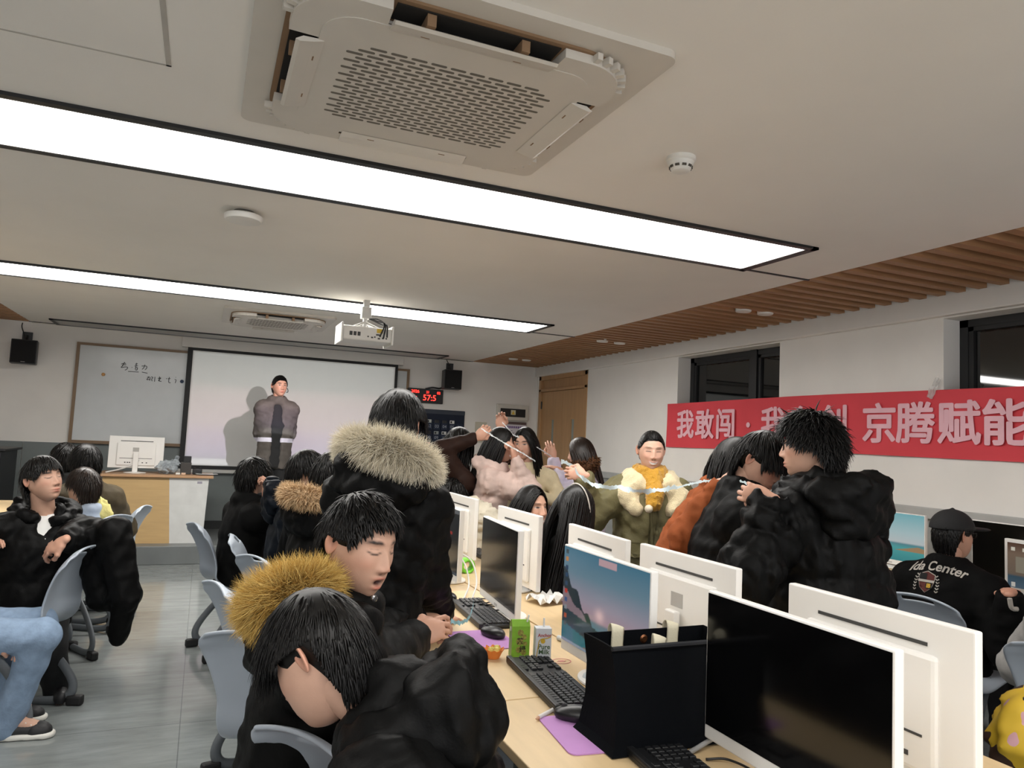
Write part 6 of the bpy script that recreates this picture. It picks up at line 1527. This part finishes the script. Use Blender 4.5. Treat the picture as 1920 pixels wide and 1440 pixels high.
# pens, marker, stamp, paper, tape
r = empty('pen', (.885, 1.75, Z+.0055), math.radians(-57), label='white pen lying beside the black mouse near the tote bag', cat='pen')
MB().tube([(0, -.06, 0), (0, .055, 0)], .0052, 12).build('barrel', mat('pen white', '#d9d7d2', rough=.3), r); MB().tube([(0, -.06, 0), (0, -.072, 0)], [.005, .0015], 12).build('tip', mat('peach tip', '#c9a083'), r)
r = empty('marker_pen', (1.235, 2.325, Z+.009), .25, label='short blue-capped marker lying in front of the lake desktop screen', cat='marker')
MB().tube([(0, 0, 0), (0, .055, 0)], .009, 14).build('barrel', mat('marker white', '#c9d0d4', rough=.35), r); MB().tube([(0, -.02, 0), (0, .002, 0)], .0095, 14).build('cap', mat('steel blue cap', '#4a6f8c', rough=.35), r)
q = MB(); q.tube([(.030*math.cos(t_), .026*math.sin(t_), .0005) for t_ in np.linspace(0, 6.2832, 40)], .0022, 6, flat=(.15, 1)); q.box((-.009, -.008, 0), (.009, -.003, .0006)); q.box((-.009, .003, 0), (.009, .008, .0006)); q.box((-.016, -.002, 0), (.016, .002, .0007))
o = q.build('ink_stamp', mat('faded red ink', '#cc8b85', rough=.6), None, loc=(1.12, 2.15, Z)); tag(o, 'faded pink round stamp printed on the desk beside the milk carton', 'stamp')
crumple('tissue', (1.45, 2.95, Z+.022), (.15, .04, 0), (-.03, .13, .0), 7, .018, 8, mat('white tissue', '#d9d8d5', rough=.9), 'crumpled white tissue on the desk behind the dark brown screen', 'tissue')
o = crumple('paper_sheet', (1.63, 2.98, Z+.006), (.2, .02, 0), (0, .14, 0), 4, .003, 9, mat('white paper', '#d8d8d6', rough=.8), 'white paper sheet lying beside the keyboard of the woman with the hairband', 'paper')
r = empty('tape_roll', (1.33, 3.68, Z), label='green roll of tape standing on the desk between the far monitors', cat='tape')
V, F = SDF().chain([np.array([.032*math.cos(a), 0, .036+.032*math.sin(a)]) for a in np.linspace(0, 6.2832, 24)], .010, .005).mesh(.005); V[:, 1] *= 3.2
link('roll', quads_mesh('roll', V, F), mat('lime plastic', '#6fc22c', rough=.4), r)
r = empty('cup_lid', (1.12, 1.955, Z), label='small white domed lid behind the keyboard left of the tote bag', cat='lid')
MB().lathe([(.028, 0), (.028, .006), (.024, .018), (.012, .026)], 28).build('lid', mat('marker white', '#c9d0d4'), r, auto=40)
# cables on the desk
def cable(pts, rad, m, label):
    o = MB().tube(spline(pts, 8*len(pts)), rad, 6).build('cable', m, smooth=True); return tag(o, label, 'cable')
BC, WC = mat('black cable', '#1b1b1c', rough=.5), mat('white cable', '#c9c8c5', rough=.5)
cable([(1.05, 3.02, Z+.004), (1.16, 3.06, Z+.004), (1.25, 3.0, Z+.004), (1.22, 2.92, Z+.006), (1.12, 2.95, Z+.008), (1.14, 3.03, Z+.006), (1.24, 3.05, Z+.004)], .0024, BC, 'thin black cable looping on the desk above the second keyboard')
cable([(1.15, 2.80, Z+.025), (1.22, 2.84, Z+.03), (1.2, 2.92, Z+.02), (1.14, 2.90, Z+.018), (1.16, 2.83, Z+.02), (1.23, 2.80, Z+.035), (1.19, 2.74, Z+.03), (1.13, 2.76, Z+.022)], .0026, BC, 'tangled black cable between the second keyboard and the dark brown screen')
cable([(1.17, 3.46, .90), (1.20, 3.36, .86), (1.18, 3.22, .79), (1.12, 3.10, .757), (1.08, 3.02, .757)], .004, WC, 'white cable hanging below the dark grey window screen')
cable([(1.19, 3.46, .90), (1.23, 3.34, .87), (1.21, 3.2, .80), (1.15, 3.08, .757), (1.12, 3.0, .757)], .004, WC, 'second white cable hanging below the dark grey window screen, farther right')
cable([(1.02, 1.46-.07, Z+.006), (1.10, 1.43, Z+.01), (1.20, 1.43, Z+.035), (1.30, 1.38, Z+.02), (1.42, 1.22, Z+.006)], .006, mat('grey cable', '#8f8f8e', rough=.5), 'thick grey cable arching under the nearest black screen')
cable([(1.10, 1.39, Z+.004), (1.14, 1.36, Z+.01), (1.16, 1.28, Z+.006), (1.12, 1.14, Z+.004)], .003, BC, 'thin black cable beside the keyboard at the bottom edge')
# cream and black coat draped on the chair beyond the monitors
S = SDF(); S.chain([(1.68, 4.80, .92), (1.72, 4.66, .97), (1.78, 4.52, .93), (1.84, 4.42, .85)], [.07, .085, .08, .06], .04); S.chain([(1.74, 4.62, .90), (1.80, 4.55, .7), (1.85, 4.5, .55)], [.09, .10, .09], .05)
V, F = S.mesh(.012, noise=[(.012, .10), (.006, .05)], seed=41); ct = link('coat', quads_mesh('coat', V, F), mat('cream wool', '#d3cbb8', rough=.95, bump=.3, bscale=90)); tag(ct, 'cream coat draped over a chair below the pink puffer jacket', 'coat')
S = SDF(); S.chain([(1.80, 4.42, .86), (1.90, 4.30, .88), (1.98, 4.15, .82)], [.06, .07, .06], .04); V, F = S.mesh(.013, noise=[(.008, .08)], seed=42); o = link('coat_lining', quads_mesh('coat_lining', V, F), mat('black quilt', '#1d1e22', rough=.6), ct)
# yellow jacket in the left group
S = SDF(); S.chain([at(172, 935, 5.15), at(180, 950, 5.05), at(195, 965, 5.05)], [.05, .055, .055], .03); V, F = S.mesh(.012, noise=[(.01, .07)], seed=43); o = link('garment', quads_mesh('garment', V, F), mat('pale yellow knit', '#c4bb78', rough=.95, bump=.3, bscale=90)); tag(o, 'pale yellow garment over the shoulder of the person in light blue', 'garment')
# patterned yellow bag at the right edge
yb = empty('bag', tuple(at(1925, 1390, 2.35)-UPV*.12), label='yellow bag with dark brown print at the right edge of the picture', cat='bag')
S = SDF(); S.ell((0, 0, .12), (.13, .09, .16), None, .03); V, F = S.mesh(.012, noise=[(.012, .09)], seed=44)
def print_mat():
    m = mat('yellow print', '#d1ac2c', rough=.7); nt = m.node_tree; bs = nt.nodes['Principled BSDF']; n = nt.nodes.new('ShaderNodeTexNoise'); n.inputs['Scale'].default_value = 9; tc = nt.nodes.new('ShaderNodeTexCoord'); nt.links.new(tc.outputs['Object'], n.inputs['Vector'])
    cr = nt.nodes.new('ShaderNodeValToRGB'); cr.color_ramp.interpolation = 'CONSTANT'; e = cr.color_ramp.elements; e[0].position = 0; e[0].color = (*lin('#3a2416'), 1); e[1].position = .42; e[1].color = (*lin('#d1ac2c'), 1)
    x = e.new(.62); x.color = (*lin('#c99aa0'), 1); nt.links.new(n.outputs['Fac'], cr.inputs[0]); nt.links.new(cr.outputs[0], bs.inputs['Base Color']); return m
link('bag_body', quads_mesh('bag_body', V, F), print_mat(), yb)
MB().tube(spline([(-.06, -.02, .25), (-.03, -.05, .29), (.03, -.05, .29), (.06, -.02, .25)], 16), .010, 8).build('bag_handle', BLACKM, yb, smooth=True)

# ------------------------------------------------------------------ torn paper strips held between the people
PAPER = mat('pale blue paper strip', '#cfe0e6', rough=.8, var=.05)
def strip(pts, wid, seed, label, m=PAPER, n=90):
    rg = np.random.RandomState(seed); P = np.array(spline(pts, n)); t = np.gradient(P, axis=0); V = []
    for i in range(n):
        w0, w1 = wid*(.35+.9*rg.rand()*abs(math.sin(i*.23+seed))), wid*(.35+.9*rg.rand()*abs(math.sin(i*.31+seed*2)))
        dn = nrm(UPV+.5*math.sin(i*.35)*_f); V += [P[i]+dn*w0, P[i]-dn*w1, P[i]+dn*w0+_f*.0012, P[i]-dn*w1+_f*.0012]
    F = []
    for i in range(n-1):
        a, b_ = 4*i, 4*i+4
        F += [(a, a+1, b_+1, b_), (a+2, b_+2, b_+3, a+3), (a, b_, b_+2, a+2), (a+1, a+3, b_+3, b_+1)]
    return tag(link('paper_strip', np_mesh('paper_strip', np.array(V), F, smooth=False), m), label, 'paper strip', 'torn paper strips held by the group')
strip([at(902, 803, 5.05), at(925, 818, 5.0), at(955, 836, 4.9), at(980, 850, 4.9), at(1004, 865, 5.0)], .008, 1, 'torn white paper strip from the raised hand of the woman in brown', mat('white paper strip', '#dfe3e4', rough=.8))
strip([at(942, 792, 5.5), at(952, 803, 5.4), at(962, 815, 5.4), at(974, 820, 5.42)], .009, 2, 'short torn white strip beside the raised hand before the notice board', MATS['white paper strip'])
strip([at(1006, 838, 5.45), at(1022, 848, 5.6), at(1034, 856, 5.75)], .007, 3, 'short white strip between the beige cardigan and the door', MATS['white paper strip'])
strip([at(1052, 866, 4.9), at(1072, 872, 4.45), at(1085, 890, 4.15), at(1100, 902, 4.1), at(1125, 912, 4.05), at(1160, 914, 4.0), at(1200, 921, 4.0), at(1240, 918, 4.0), at(1270, 914, 3.9)], .017, 4, 'long pale blue torn strip across the front of the olive coat')
strip([at(1270, 914, 3.9), at(1310, 904, 3.3), at(1345, 901, 3.1), at(1390, 903, 2.95), at(1432, 920, 2.72)], .008, 5, 'narrow pale blue strip passing over the hand on the black coat')
strip([at(1406, 922, 2.78), at(1411, 930, 2.75), at(1409, 944, 2.75)], .010, 6, 'small loose end of pale blue strip hanging before the black coat')
strip([onz(845, 1165, .85), onz(862, 1168, .845), onz(878, 1160, .86), onz(886, 1140, .89), onz(888, 1128, .90)], .010, 7, 'pale blue mask strip held in the hand over the second keyboard', mat('mask blue', '#9cc9d6', rough=.7))
